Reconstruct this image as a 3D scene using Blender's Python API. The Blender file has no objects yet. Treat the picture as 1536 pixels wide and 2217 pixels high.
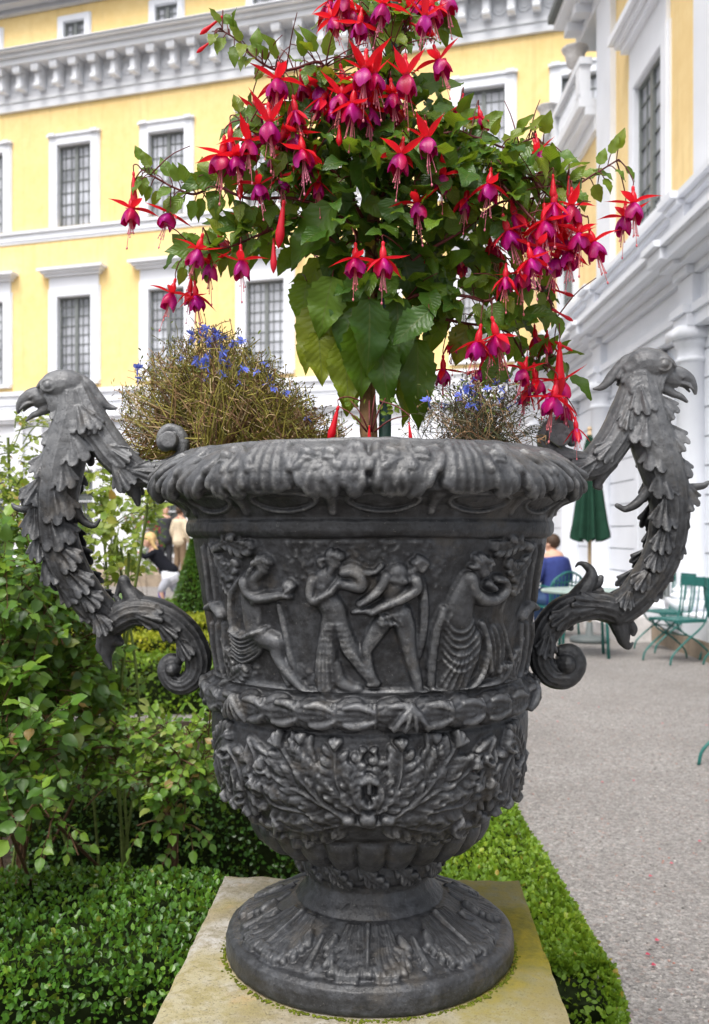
import bpy, math, random
import numpy as np
from mathutils import Vector, Matrix
rng = np.random.default_rng(7)
random.seed(7)
SC = bpy.context.scene
COL = SC.collection
FPX, CX, HY, CZ = 2000.0, 768.0, 1155.0, 1.35     # focal length in photo pixels, optical axis, horizon row, eye height
D = 1.6                                           # distance from the camera to the urn's axis
AX = 0.0256                                       # the axis' sideways offset

# ---------------------------------------------------------------- camera
cd = bpy.data.cameras.new('camera'); cam = bpy.data.objects.new('camera', cd); COL.objects.link(cam)
cam.location = (0, 0, CZ); cam.rotation_euler = (math.radians(90), 0, 0)
cd.sensor_fit = 'VERTICAL'; cd.sensor_height = 36; cd.lens = 36 * FPX / 2217
cd.shift_y = 0.021; cd.clip_start = 0.05; cd.clip_end = 500
cd.dof.use_dof = True; cd.dof.focus_distance = 1.5; cd.dof.aperture_fstop = 7.0
SC.camera = cam
# ---------------------------------------------------------------- sky and sun (bright overcast)
w = bpy.data.worlds.new('World'); SC.world = w; w.use_nodes = True
nt = w.node_tree; nt.nodes.clear()
sky = nt.nodes.new('ShaderNodeTexSky'); sky.sky_type = 'NISHITA'; sky.sun_disc = False
SUN_EL, SUN_AZ = math.radians(60), math.radians(206)
sky.sun_elevation = SUN_EL; sky.sun_rotation = SUN_AZ
sky.air_density = 1.0; sky.dust_density = 5.0; sky.ozone_density = 1.0
hs = nt.nodes.new('ShaderNodeHueSaturation'); hs.inputs['Saturation'].default_value = 0.35
bg = nt.nodes.new('ShaderNodeBackground'); bg.inputs['Strength'].default_value = 0.15
wo = nt.nodes.new('ShaderNodeOutputWorld')
nt.links.new(sky.outputs[0], hs.inputs['Color']); nt.links.new(hs.outputs[0], bg.inputs['Color']); nt.links.new(bg.outputs[0], wo.inputs[0])
sl = bpy.data.lights.new('sun', 'SUN'); sl.energy = 1.5; sl.angle = math.radians(28); sl.color = (1, .97, .92)
sun = bpy.data.objects.new('sun', sl); COL.objects.link(sun)
sd = Vector((math.sin(SUN_AZ) * math.cos(SUN_EL), math.cos(SUN_AZ) * math.cos(SUN_EL), math.sin(SUN_EL)))
sun.rotation_euler = (sd).to_track_quat('Z', 'Y').to_euler()
sun.location = (0, 0, 30)
SC.view_settings.view_transform = 'Standard'; SC.view_settings.look = 'None'
SC.view_settings.exposure = 0.72; SC.view_settings.gamma = 1
SC.render.engine = 'CYCLES'
SC.cycles.use_denoising = True
SC.cycles.max_bounces = 6; SC.cycles.diffuse_bounces = 3; SC.cycles.glossy_bounces = 2; SC.cycles.transmission_bounces = 3; SC.cycles.transparent_max_bounces = 6

# ---------------------------------------------------------------- helpers
def WP(px, py, y):
    """A photo pixel at depth y as a point of the place."""
    return np.array([(px - CX) / FPX * y, y, CZ + (HY - py) / FPX * y])

def tag(o, label=None, cat=None, group=None, kind=None):
    if label: o['label'] = label
    if cat: o['category'] = cat
    if group: o['group'] = group
    if kind: o['kind'] = kind
    return o

def empty(name, loc=(0, 0, 0), rz=0, label=None, cat=None, group=None):
    o = bpy.data.objects.new(name, None); COL.objects.link(o)
    o.location = loc; o.rotation_euler = (0, 0, rz); o.empty_display_size = .1
    return tag(o, label, cat, group)

def link(name, me, parent=None):
    o = bpy.data.objects.new(name, me); COL.objects.link(o)
    if parent: o.parent = parent
    return o

def copy_tree(o, parent=None):
    c = o.copy(); COL.objects.link(c); c.parent = parent
    for ch in [x for x in CH.get(o.name, [])]:
        d = copy_tree(ch, c); d.matrix_parent_inverse = ch.matrix_parent_inverse.copy()
        CH.setdefault(c.name, []).append(d)
    return c
CH = {}

class MB:
    """Collects vertices and faces, then links them as one mesh object."""
    def __init__(s): s.V = []; s.F = []; s.M = []; s.R = []; s.U = []; s.n = 0
    def add(s, V, F, m=0, r=None, uv=None):
        V = np.asarray(V, float).reshape(-1, 3)
        if not isinstance(F, list): F = [F]
        for f in F:
            f = np.asarray(f, np.int64)
            if f.size: s.F.append(f + s.n); s.M.append(np.full(len(f), m))
        s.V.append(V)
        s.R.append(np.full(len(V), rng.random()) if r is None else np.broadcast_to(np.asarray(r, float), (len(V),)).copy())
        s.U.append(np.zeros((len(V), 3)) if uv is None else uv)
        s.n += len(V)
    def box(s, x0, x1, y0, y1, z0, z1, m=0, r=None):
        V = [(x, y, z) for z in (z0, z1) for y in (y0, y1) for x in (x0, x1)]
        s.add(V, np.array([[0, 2, 3, 1], [4, 5, 7, 6], [0, 1, 5, 4], [2, 6, 7, 3], [0, 4, 6, 2], [1, 3, 7, 5]]), m, r)
    def tube(s, pts, rad, n=8, m=0, flat=None, r=None, cap=True, rnd=False):
        P = np.asarray(pts, float); k = len(P); rad = np.broadcast_to(np.asarray(rad, float), (k,)).copy()
        T = np.gradient(P, axis=0); T /= np.linalg.norm(T, axis=1)[:, None] + 1e-12
        if flat is not None: ref = np.broadcast_to(np.asarray(flat[0], float), (k, 3)); fl = flat[1]
        else:
            ref = np.array([0., -1, 0]); fl = 1.0
            if abs(np.dot(T.mean(0) / (np.linalg.norm(T.mean(0)) + 1e-9), ref)) > .8: ref = np.array([1., 0, .2])
            ref = np.broadcast_to(ref, (k, 3))
        B = np.cross(T, ref); B /= np.linalg.norm(B, axis=1)[:, None] + 1e-12
        N = np.cross(B, T)
        if rnd:                                     # rounded ends
            P = np.vstack([P[0] - T[0] * rad[0] * .8, P[0] - T[0] * rad[0] * .45, P, P[-1] + T[-1] * rad[-1] * .45, P[-1] + T[-1] * rad[-1] * .8])
            rad = np.concatenate([[rad[0] * .35, rad[0] * .85], rad, [rad[-1] * .85, rad[-1] * .35]])
            B = np.vstack([B[:1], B[:1], B, B[-1:], B[-1:]]); N = np.vstack([N[:1], N[:1], N, N[-1:], N[-1:]]); k += 4
        a = np.arange(n) * 2 * math.pi / n
        V = P[:, None] + rad[:, None, None] * (np.cos(a)[None, :, None] * B[:, None] + fl * np.sin(a)[None, :, None] * N[:, None])
        i = np.arange(k - 1)[:, None] * n; j = np.arange(n)[None]; j2 = (j + 1) % n
        F = np.stack([i + j, i + j2, i + n + j2, i + n + j], -1).reshape(-1, 4)
        Fs = [F]
        if cap: Fs += [np.arange(n)[None, ::-1], (np.arange(n) + (k - 1) * n)[None]]
        s.add(V.reshape(-1, 3), Fs, m, r)
    def lathe(s, prof, n=24, c=(0, 0, 0), m=0, r=None, flut=None):
        pr = np.asarray(prof, float); k = len(pr); a = np.arange(n) * 2 * math.pi / n
        f = 1 + (flut[1] * np.cos(a * flut[0]) if flut else 0 * a)
        V = np.stack([pr[:, None, 0] * np.cos(a) * f + c[0], pr[:, None, 0] * np.sin(a) * f + c[1], pr[:, None, 1] + 0 * a + c[2]], -1).reshape(-1, 3)
        i = np.arange(k - 1)[:, None] * n; j = np.arange(n)[None]; j2 = (j + 1) % n
        s.add(V, [np.stack([i + j, i + j2, i + n + j2, i + n + j], -1).reshape(-1, 4), np.arange(n)[None, ::-1], (np.arange(n) + (k - 1) * n)[None]], m, r)
    def ball(s, c, r, n=12, sc=(1, 1, 1), m=0, rr=None):
        t = np.linspace(0, math.pi, n // 2 + 1)[1:-1]; a = np.arange(n) * 2 * math.pi / n
        V = np.stack([np.sin(t)[:, None] * np.cos(a), np.sin(t)[:, None] * np.sin(a), np.cos(t)[:, None] + 0 * a], -1).reshape(-1, 3)
        V = np.vstack([V, [[0, 0, 1], [0, 0, -1]]]) * r * np.array(sc) + np.array(c)
        k = len(t); i = np.arange(k - 1)[:, None] * n; j = np.arange(n)[None]; j2 = (j + 1) % n
        F = np.stack([i + j, i + n + j, i + n + j2, i + j2], -1).reshape(-1, 4)
        jj = np.arange(n); t1 = np.stack([np.full(n, k * n), jj, (jj + 1) % n], -1)
        b = (k - 1) * n; t2 = np.stack([np.full(n, k * n + 1), b + (jj + 1) % n, b + jj], -1)
        s.add(V, [F, t1, t2], m, rr)
    def mesh(s, name, mats, smooth=False):
        me = bpy.data.meshes.new(name); V = np.vstack(s.V)
        tot = np.concatenate([np.full(len(f), f.shape[1]) for f in s.F]); lv = np.concatenate([f.ravel() for f in s.F])
        me.vertices.add(len(V)); me.vertices.foreach_set('co', V.ravel())
        me.loops.add(len(lv)); me.loops.foreach_set('vertex_index', lv.astype(np.int32))
        me.polygons.add(len(tot)); st = np.concatenate([[0], np.cumsum(tot)[:-1]])
        me.polygons.foreach_set('loop_start', st.astype(np.int32)); me.polygons.foreach_set('loop_total', tot.astype(np.int32))
        me.polygons.foreach_set('material_index', np.concatenate(s.M).astype(np.int32))
        me.polygons.foreach_set('use_smooth', np.full(len(tot), bool(smooth)))
        me.update(calc_edges=True)
        at = me.attributes.new('rnd', 'FLOAT', 'POINT'); at.data.foreach_set('value', np.concatenate(s.R).astype(np.float32))
        U = np.vstack(s.U)
        if U.any():
            at = me.attributes.new('luv', 'FLOAT_VECTOR', 'POINT'); at.data.foreach_set('vector', U.astype(np.float32).ravel())
        for m in (mats if isinstance(mats, (list, tuple)) else [mats]): me.materials.append(m)
        me.validate()
        return me
    def build(s, name, mats, parent=None, smooth=False):
        o = link(name, s.mesh(name, mats, smooth), parent)
        if parent is not None: CH.setdefault(parent.name, []).append(o)
        return o

def remesh(mb, name, mat, parent, voxel, smooth_it=2, disp=None):
    """Fuses the overlapping pieces of mb into one skin, like a casting."""
    o = link(name, mb.mesh(name, mat, True), None)
    md = o.modifiers.new('fuse', 'REMESH'); md.mode = 'VOXEL'; md.voxel_size = voxel; md.use_smooth_shade = True
    if smooth_it:
        sm = o.modifiers.new('soften', 'SMOOTH'); sm.factor = .5; sm.iterations = smooth_it
    dg = bpy.context.evaluated_depsgraph_get()
    me = bpy.data.meshes.new_from_object(o.evaluated_get(dg))
    o.modifiers.clear(); old = o.data; o.data = me; me.name = name
    bpy.data.meshes.remove(old)
    if not me.materials: me.materials.append(mat if not isinstance(mat, (list, tuple)) else mat[0])
    if disp is not None:
        n = len(me.vertices); co = np.empty(n * 3); me.vertices.foreach_get('co', co)
        no = np.empty(n * 3); me.vertex_normals.foreach_get('vector', no)
        co = co.reshape(-1, 3); no = no.reshape(-1, 3)
        me.vertices.foreach_set('co', (co + no * disp(co)[:, None]).ravel())
    me.polygons.foreach_set('use_smooth', np.ones(len(me.polygons), bool)); me.update()
    if parent is not None:
        o.parent = parent; CH.setdefault(parent.name, []).append(o)
    return o

def cr(pts, n):
    """Catmull-Rom through pts (any dimension), n samples."""
    P = np.asarray(pts, float)
    if len(P) < 3:
        t = np.linspace(0, 1, n)[:, None]; return P[0] * (1 - t) + P[-1] * t
    Q = np.vstack([2 * P[0] - P[1], P, 2 * P[-1] - P[-2]]); m = len(P) - 1
    t = np.linspace(0, m - 1e-9, n); i = t.astype(int); f = (t - i)[:, None]
    a, b, c, d = Q[i], Q[i + 1], Q[i + 2], Q[i + 3]
    return .5 * ((2 * b) + (c - a) * f + (2 * a - 5 * b + 4 * c - d) * f ** 2 + (3 * b - a - 3 * c + d) * f ** 3)

def vnoise(P, scale, seed=0):
    """Smooth value noise in [-1,1] at points P (n,3)."""
    r = np.random.default_rng(seed); T = r.random((32, 32, 32)) * 2 - 1
    q = np.asarray(P, float) * scale + 1000; i = np.floor(q).astype(int); f = q - i; f = f * f * (3 - 2 * f)
    o = 0
    for a in (0, 1):
        for b in (0, 1):
            for c in (0, 1):
                wgt = (f[..., 0] if a else 1 - f[..., 0]) * (f[..., 1] if b else 1 - f[..., 1]) * (f[..., 2] if c else 1 - f[..., 2])
                o = o + wgt * T[(i[..., 0] + a) % 32, (i[..., 1] + b) % 32, (i[..., 2] + c) % 32]
    return o

# ---------------------------------------------------------------- materials
class NT:
    def __init__(s, name):
        s.m = bpy.data.materials.new(name); s.m.use_nodes = True; s.t = s.m.node_tree
        s.b = s.t.nodes['Principled BSDF']; s.out = s.t.nodes['Material Output']
    def n(s, kind, **kw):
        x = s.t.nodes.new(kind)
        for k, v in kw.items():
            if k.startswith('_'): setattr(x, k[1:], v)
            else: x.inputs[k.replace('__', ' ')].default_value = v
        return x
    def l(s, a, b): s.t.links.new(a, b)
    def coord(s, kind='Object', scale=None):
        c = s.n('ShaderNodeTexCoord'); return c.outputs[kind]
    def noise(s, vec, scale, detail=4, rough=.55):
        x = s.n('ShaderNodeTexNoise', Scale=scale, Detail=detail, Roughness=rough); s.l(vec, x.inputs['Vector']); return x.outputs['Fac']
    def ramp(s, fac, stops):
        x = s.n('ShaderNodeValToRGB'); s.l(fac, x.inputs['Fac']); e = x.color_ramp.elements
        while len(e) < len(stops): e.new(.5)
        for el, (p, c) in zip(e, stops): el.position = p; el.color = (*c, 1) if len(c) == 3 else c
        return x.outputs['Color']
    def mix(s, fac, a, b, mode='MIX'):
        x = s.n('ShaderNodeMix', _data_type='RGBA', _blend_type=mode)
        for sock, v in ((x.inputs[0], fac), (x.inputs[6], a), (x.inputs[7], b)):
            if isinstance(v, (int, float)): sock.default_value = v
            elif isinstance(v, tuple): sock.default_value = (*v, 1)
            else: s.l(v, sock)
        return x.outputs[2]
    def math(s, op, a, b=0.0):
        x = s.n('ShaderNodeMath', _operation=op)
        for sock, v in ((x.inputs[0], a), (x.inputs[1], b)):
            if isinstance(v, (int, float)): sock.default_value = v
            else: s.l(v, sock)
        return x.outputs[0]
    def bump(s, h, dist=.002, strength=.5):
        x = s.n('ShaderNodeBump', Strength=strength, Distance=dist); s.l(h, x.inputs['Height']); s.l(x.outputs[0], s.b.inputs['Normal'])
    def col(s, c):
        if isinstance(c, tuple): s.b.inputs['Base Color'].default_value = (*c, 1)
        else: s.l(c, s.b.inputs['Base Color'])
        return s
    def set(s, **kw):
        for k, v in kw.items():
            k = k.replace('__', ' ')
            if isinstance(v, (int, float)): s.b.inputs[k].default_value = v
            else: s.l(v, s.b.inputs[k])
        return s

def simple(name, c, rough=.6, spec=.4, var=.12, scale=8, bump=None, metal=0):
    t = NT(name); v = t.coord(); f = t.noise(v, scale, 5)
    lo = tuple(x * (1 - var) for x in c); hi = tuple(min(1, x * (1 + var)) for x in c)
    t.col(t.ramp(f, [(.3, lo), (.7, hi)])).set(Roughness=rough, Metallic=metal)
    t.b.inputs['Specular IOR Level'].default_value = spec
    if bump: t.bump(t.noise(v, bump[0], 6), bump[1], .6)
    return t.m

def leaf_mat(name, stops, trans=.35, rough=.45, spec=.4, vein=None, tcol=(.38, .5, .04)):
    """stops: per-leaf colour ramp over the 'rnd' attribute."""
    t = NT(name); a = t.n('ShaderNodeAttribute', _attribute_name='rnd')
    c = t.ramp(a.outputs['Fac'], stops)
    if vein:
        u = t.n('ShaderNodeAttribute', _attribute_name='luv'); sp = t.n('ShaderNodeSeparateXYZ'); t.l(u.outputs['Vector'], sp.inputs[0])
        ax = t.math('ABSOLUTE', sp.outputs['X'])
        mid = t.math('LESS_THAN', ax, .045)
        q = t.math('MULTIPLY', t.math('SUBTRACT', sp.outputs['Y'], t.math('MULTIPLY', ax, .28)), 8.0)
        fr = t.math('ABSOLUTE', t.math('SUBTRACT', t.math('FRACT', q), .5))
        side = t.math('LESS_THAN', fr, .05)
        k = t.math('MULTIPLY', t.math('MAXIMUM', mid, t.math('MULTIPLY', side, .22)), .55)
        c = t.mix(k, c, vein)
        t.bump(t.math('MULTIPLY', fr, 1.0), .0012, .7)
    nz = t.noise(t.coord(), 60, 3); c = t.mix(t.math('MULTIPLY', nz, .35), c, (.02, .035, .008))
    t.col(c).set(Roughness=rough); t.b.inputs['Specular IOR Level'].default_value = spec
    tr = t.n('ShaderNodeBsdfTranslucent'); t.l(t.mix(.6, c, tcol), tr.inputs['Color'])
    ms = t.n('ShaderNodeMixShader'); ms.inputs[0].default_value = trans
    t.l(t.b.outputs[0], ms.inputs[1]); t.l(tr.outputs[0], ms.inputs[2]); t.l(ms.outputs[0], t.out.inputs['Surface'])
    return t.m

M = {}
# weathered lead
t = NT('lead'); v = t.coord()
n1 = t.noise(v, 9, 6, .6); n2 = t.noise(v, 70, 5, .65); n3 = t.noise(v, 260, 3, .6)
base = t.ramp(n1, [(.36, (.010, .0105, .012)), (.5, (.029, .030, .033)), (.64, (.078, .081, .092))])
base = t.mix(t.math('MULTIPLY', n2, .5), base, (.090, .091, .093))
geo = t.n('ShaderNodeNewGeometry')
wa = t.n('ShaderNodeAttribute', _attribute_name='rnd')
overlay = t.ramp(t.math('ADD', wa.outputs['Fac'], t.math('MULTIPLY', t.math('SUBTRACT', n2, .5), .35)), [(.30, (0, 0, 0)), (.48, (.30, .30, .30)), (.66, (.5, .5, .5)), (.95, (1, 1, 1))])  # ridges paler, crevices darker: dust wear plus painted highlight and shade
base = t.mix(overlay, t.mix(.78, base, (.004, .004, .005)), t.mix(.36, base, (.15, .153, .157)))
spk = t.ramp(n3, [(.66, (0, 0, 0)), (.72, (1, 1, 1))])
base = t.mix(t.math('MULTIPLY', spk, .35), base, (.33, .32, .29))
# sky light on the rim and upper handles, painted in as paler metal by height
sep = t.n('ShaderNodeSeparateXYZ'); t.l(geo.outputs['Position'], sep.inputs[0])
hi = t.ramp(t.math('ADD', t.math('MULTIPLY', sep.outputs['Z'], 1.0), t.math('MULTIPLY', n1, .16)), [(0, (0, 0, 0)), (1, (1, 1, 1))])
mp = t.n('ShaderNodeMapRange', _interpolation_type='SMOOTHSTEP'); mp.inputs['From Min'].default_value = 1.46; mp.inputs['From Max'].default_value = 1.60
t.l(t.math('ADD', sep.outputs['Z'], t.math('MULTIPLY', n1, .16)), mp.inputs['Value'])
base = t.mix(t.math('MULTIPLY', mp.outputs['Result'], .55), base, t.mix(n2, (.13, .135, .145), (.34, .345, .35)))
scf = t.math('MULTIPLY', t.ramp(t.noise(v, 34, 5, .75), [(.50, (0, 0, 0)), (.60, (1, 1, 1))]), t.ramp(wa.outputs['Fac'], [(.5, (0, 0, 0)), (.8, (1, 1, 1))])); base = t.mix(t.math('MULTIPLY', scf, .55), base, (.27, .27, .265))
rust = t.ramp(t.noise(v, 5.5, 3, .5), [(.70, (0, 0, 0)), (.76, (1, 1, 1))])
base = t.mix(t.math('MULTIPLY', rust, .3), base, (.22, .13, .05))
pat = t.ramp(t.noise(v, 22, 6, .7), [(.42, (0, 0, 0)), (.60, (1, 1, 1))])
base = t.mix(t.math('MULTIPLY', pat, .50), base, t.ramp(n2, [(.3, (.020, .021, .024)), (.7, (.105, .112, .125))]))
brn = t.ramp(t.noise(v, 13, 5, .7), [(.56, (0, 0, 0)), (.66, (1, 1, 1))]); base = t.mix(t.math('MULTIPLY', brn, .5), base, (.080, .070, .058))
pit = t.ramp(t.noise(v, 420, 2, .5), [(.30, (1, 1, 1)), (.36, (0, 0, 0))]); base = t.mix(t.math('MULTIPLY', pit, .5), base, (.012, .012, .012))
t.col(base).set(Roughness=t.math('ADD', t.math('MULTIPLY', n2, .34), .29), Metallic=.15)
t.bump(t.math('ADD', t.math('MULTIPLY', n2, .9), t.math('SUBTRACT', t.math('MULTIPLY', n3, .5), t.math('MULTIPLY', pit, .35))), .0016, .8)
M['lead'] = t.m
# lichen-covered limestone
t = NT('stone'); v = t.coord(); n1 = t.noise(v, 6, 6, .6); n2 = t.noise(v, 45, 6, .7); n3 = t.noise(v, 200, 4, .7)
c = t.ramp(n1, [(.38, (.27, .23, .145)), (.5, (.33, .305, .25)), (.62, (.42, .40, .37))])
c = t.mix(t.ramp(n2, [(.45, (0, 0, 0)), (.60, (.75, .75, .75))]), c, (.20, .17, .10))
li = t.ramp(t.noise(v, 4.2, 5, .62), [(.44, (0, 0, 0)), (.56, (1, 1, 1))])
sx = t.n('ShaderNodeSeparateXYZ'); t.l(v, sx.inputs[0])
mr = t.n('ShaderNodeMapRange'); mr.inputs['From Min'].default_value = .03; mr.inputs['From Max'].default_value = .15; t.l(sx.outputs['X'], mr.inputs['Value'])
side = t.n('ShaderNodeMapRange'); side.inputs['From Min'].default_value = -.34; side.inputs['From Max'].default_value = -.08; t.l(sx.outputs['Y'], side.inputs['Value'])
k = t.math('MULTIPLY', t.math('MULTIPLY', mr.outputs[0], side.outputs[0]), t.math('ADD', t.math('MULTIPLY', li, .3), .7))
k2 = t.math('MULTIPLY', li, .55); c = t.mix(k2, c, (.30, .25, .07)); og = t.ramp(t.noise(v, 9, 5, .6), [(.58, (0, 0, 0)), (.66, (1, 1, 1))]); c = t.mix(t.math('MULTIPLY', og, .45), c, (.42, .27, .13))
dk = t.ramp(n3, [(.37, (1, 1, 1)), (.43, (0, 0, 0))]); c = t.mix(t.math('MULTIPLY', dk, .75), c, (.12, .10, .06))
c = t.mix(t.math('MULTIPLY', k, .97), c, t.ramp(n2, [(.35, (.10, .095, .001)), (.65, (.22, .175, .001))]))
t.col(c).set(Roughness=.9); t.bump(t.math('ADD', n2, n3), .004, .6); M['stone'] = t.m

M['soil'] = simple('soil', (.03, .022, .015), .95, .1, .4, 30, (60, .02))
M['moss'] = simple('moss', (.10, .12, .012), .95, .1, .5, 60, (200, .004))
# gravel
t = NT('gravel'); v = t.coord()
vo = t.n('ShaderNodeTexVoronoi', Scale=75.0); t.l(v, vo.inputs['Vector'])
sepc = t.n('ShaderNodeSeparateColor'); t.l(vo.outputs['Color'], sepc.inputs[0])
c = t.ramp(sepc.outputs[0], [(0, (.12, .115, .11)), (.35, (.26, .247, .235)), (.7, (.355, .34, .322)), (.87, (.56, .54, .51)), (.94, (.30, .20, .16)), (1, (.19, .185, .19))])
vo2 = t.n('ShaderNodeTexVoronoi', Scale=160.0); t.l(v, vo2.inputs['Vector']); s2 = t.n('ShaderNodeSeparateColor'); t.l(vo2.outputs['Color'], s2.inputs[0])
c = t.mix(.45, c, t.ramp(s2.outputs[1], [(0, (.10, .095, .09)), (.6, (.30, .28, .265)), (1, (.5, .47, .45))]))
big = t.ramp(t.noise(v, .9, 6, .65), [(.42, (0, 0, 0)), (.62, (1, 1, 1))]); c = t.mix(t.math('MULTIPLY', big, .38), c, (.16, .145, .135)); c = t.mix(.22, c, (.12, .11, .105))
t.col(c).set(Roughness=.85); t.bump(t.math('ADD', vo.outputs['Distance'], t.math('MULTIPLY', vo2.outputs['Distance'], .5)), .012, .8); M['gravel'] = t.m

M['white'] = simple('white_plaster', (.76, .78, .83), .75, .2, .05, 1.2, (30, .004))
M['white2'] = simple('white_stucco', (.76, .78, .82), .8, .2, .07, 1.0, (30, .004))
def plaster(name, a, b, d):
    t = NT(name); v = t.coord(); f = t.noise(v, .45, 7, .65); g = t.noise(v, 4, 6, .65)
    c = t.mix(t.ramp(g, [(.40, (0, 0, 0)), (.68, (.45, .45, .45))]), t.ramp(f, [(.36, a), (.62, b)]), d)
    mpn = t.n('ShaderNodeMapping'); mpn.inputs['Scale'].default_value = (2.2, 2.2, .16); t.l(v, mpn.inputs['Vector']); stn = t.noise(mpn.outputs[0], 1.6, 6, .7)
    c = t.mix(t.ramp(stn, [(.54, (0, 0, 0)), (.72, (.38, .38, .38))]), c, tuple(x * .62 for x in d))
    t.col(c).set(Roughness=.85); t.bump(t.noise(v, 25, 6), .004, .4); return t.m
M['yellow'] = plaster('yellow_plaster', (.87, .635, .27), (.93, .71, .34), (.80, .55, .20))
M['ochre'] = plaster('warm_plaster', (.82, .60, .28), (.90, .70, .36), (.76, .53, .22))
M['grey_trim'] = simple('grey_painted_moulding', (.48, .49, .52), .7, .2, .08, 2)
M['roof'] = simple('verdigris_copper', (.16, .40, .38), .6, .4, .2, 2)
M['dark_metal'] = simple('dark_gutter_metal', (.10, .115, .115), .5, .4, .15, 4)
t = NT('window_glass'); v = t.n('ShaderNodeNewGeometry').outputs['Position']; f = t.noise(v, .55, 3)
t.col(t.ramp(f, [(.36, (.16, .17, .19)), (.46, (.36, .37, .41)), (.62, (.60, .62, .68))])).set(Roughness=.08); t.b.inputs['Specular IOR Level'].default_value = .9; M['glass'] = t.m
t = NT('dark_window_glass'); v = t.coord(); f = t.noise(v, 1.1, 3)
t.col(t.ramp(f, [(.3, (.07, .08, .08)), (.7, (.17, .19, .19))])).set(Roughness=.08); t.b.inputs['Specular IOR Level'].default_value = .9; M['dglass'] = t.m
M['sash'] = simple('grey_green_sash_paint', (.17, .185, .18), .5, .4)
M['brownstone'] = simple('worn_brown_sandstone', (.30, .24, .18), .9, .2, .25, 5, (40, .006))
M['green_paint'] = simple('teal_green_paint', (.012, .12, .105), .4, .5, .15, 10)
M['green_cloth'] = simple('dark_green_canvas', (.016, .050, .032), .9, .1, .2, 6)
M['wood_pole'] = simple('pale_wood', (.50, .36, .22), .6, .3, .1, 12)
M['skin'] = simple('skin', (.60, .36, .26), .55, .3, .05)
def cloth(n, c): M[n] = simple(n, c, .9, .1, .12, 20)
cloth('blue_cloth', (.040, .055, .19)); cloth('jeans', (.06, .10, .2)); cloth('black_cloth', (.012, .013, .018)); cloth('white_cloth', (.72, .74, .8))
cloth('grey_cloth', (.38, .39, .44)); cloth('purple_cloth', (.075, .06, .27)); cloth('beige_cloth', (.62, .52, .38)); cloth('brown_cloth', (.20, .14, .09)); cloth('dark_grey_cloth', (.05, .052, .06)); cloth('olive_cloth', (.12, .11, .06))
M['blond'] = simple('blond_hair', (.62, .42, .19), .6, .3, .25, 40); M['brown_hair'] = simple('brown_hair', (.06, .035, .022), .6, .3, .3, 60)
M['statue'] = simple('pale_weathered_marble', (.58, .56, .55), .8, .2, .15, 12, (60, .004))

G3 = [(0, (.030, .075, .012)), (.45, (.055, .125, .018)), (.8, (.115, .20, .022)), (1, (.20, .26, .03))]
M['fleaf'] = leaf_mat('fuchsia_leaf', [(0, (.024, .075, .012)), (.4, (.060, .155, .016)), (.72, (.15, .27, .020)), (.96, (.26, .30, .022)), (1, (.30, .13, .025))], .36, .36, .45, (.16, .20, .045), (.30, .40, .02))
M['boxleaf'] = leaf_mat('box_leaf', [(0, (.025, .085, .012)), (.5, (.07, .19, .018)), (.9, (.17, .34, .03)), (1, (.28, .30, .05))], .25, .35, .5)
M['boxlight'] = leaf_mat('bright_box_leaf', [(0, (.055, .13, .010)), (.5, (.16, .29, .018)), (.93, (.30, .42, .03)), (1, (.42, .28, .05))], .3, .45, .4)
M['yellowleaf'] = leaf_mat('yellow_box_leaf', [(0, (.20, .25, .012)), (.5, (.38, .40, .02)), (.93, (.52, .46, .03)), (1, (.42, .24, .05))], .3, .5, .3)
M['roseleaf'] = leaf_mat('rose_leaf', [(0, (.028, .075, .014)), (.5, (.085, .20, .020)), (.85, (.23, .37, .035)), (.97, (.27, .33, .08)), (1, (.32, .12, .04))], .3, .4, .45)
M['youngleaf'] = leaf_mat('young_rose_leaf', [(0, (.16, .26, .035)), (.6, (.30, .38, .06)), (.9, (.42, .40, .08)), (1, (.42, .20, .05))], .4, .45, .4)
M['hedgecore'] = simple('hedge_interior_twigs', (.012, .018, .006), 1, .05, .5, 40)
M['twig'] = simple('brown_twig', (.10, .055, .03), .8, .2, .3, 60)
M['redtwig'] = simple('dark_red_twig', (.12, .022, .022), .55, .35, .3, 60)
M['bark'] = simple('pale_peeling_bark', (.27, .16, .08), .85, .2, .35, 60, (120, .002))
M['greentwig'] = simple('green_twig', (.13, .17, .04), .7, .3, .3, 60)
M['stake'] = simple('ribbed_dark_green_stake', (.03, .085, .065), .45, .5, .25, 30, (200, .001))
def petal(name, lo, hi, tcol, trans=.3):
    t = NT(name); a = t.n('ShaderNodeAttribute', _attribute_name='rnd'); c = t.ramp(a.outputs['Fac'], [(0, lo), (1, hi)])
    oi = t.n('ShaderNodeObjectInfo'); c = t.mix(t.ramp(oi.outputs['Random'], [(.35, (0, 0, 0)), (1, (.55, .55, .55))]), c, tuple(min(1, x * .5 + .25) if i == 2 else x * .75 for i, x in enumerate(hi)) if name != 'scarlet_sepal' else (.80, .045, .10)); n_ = t.noise(t.coord(), 220, 3); c = t.mix(t.math('MULTIPLY', n_, .35), c, tuple(x * .45 for x in lo))
    t.col(c).set(Roughness=.38); t.b.inputs['Specular IOR Level'].default_value = .4
    tr = t.n('ShaderNodeBsdfTranslucent', Color=(*tcol, 1)); ms = t.n('ShaderNodeMixShader'); ms.inputs[0].default_value = trans
    t.l(t.b.outputs[0], ms.inputs[1]); t.l(tr.outputs[0], ms.inputs[2]); t.l(ms.outputs[0], t.out.inputs['Surface']); return t.m
M['sepal'] = petal('scarlet_sepal', (.70, .004, .018), (.88, .012, .040), (.95, .02, .03), .36)
M['corolla'] = petal('purple_petal', (.56, .004, .07), (.50, .012, .30), (.85, .012, .16), .36)
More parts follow.
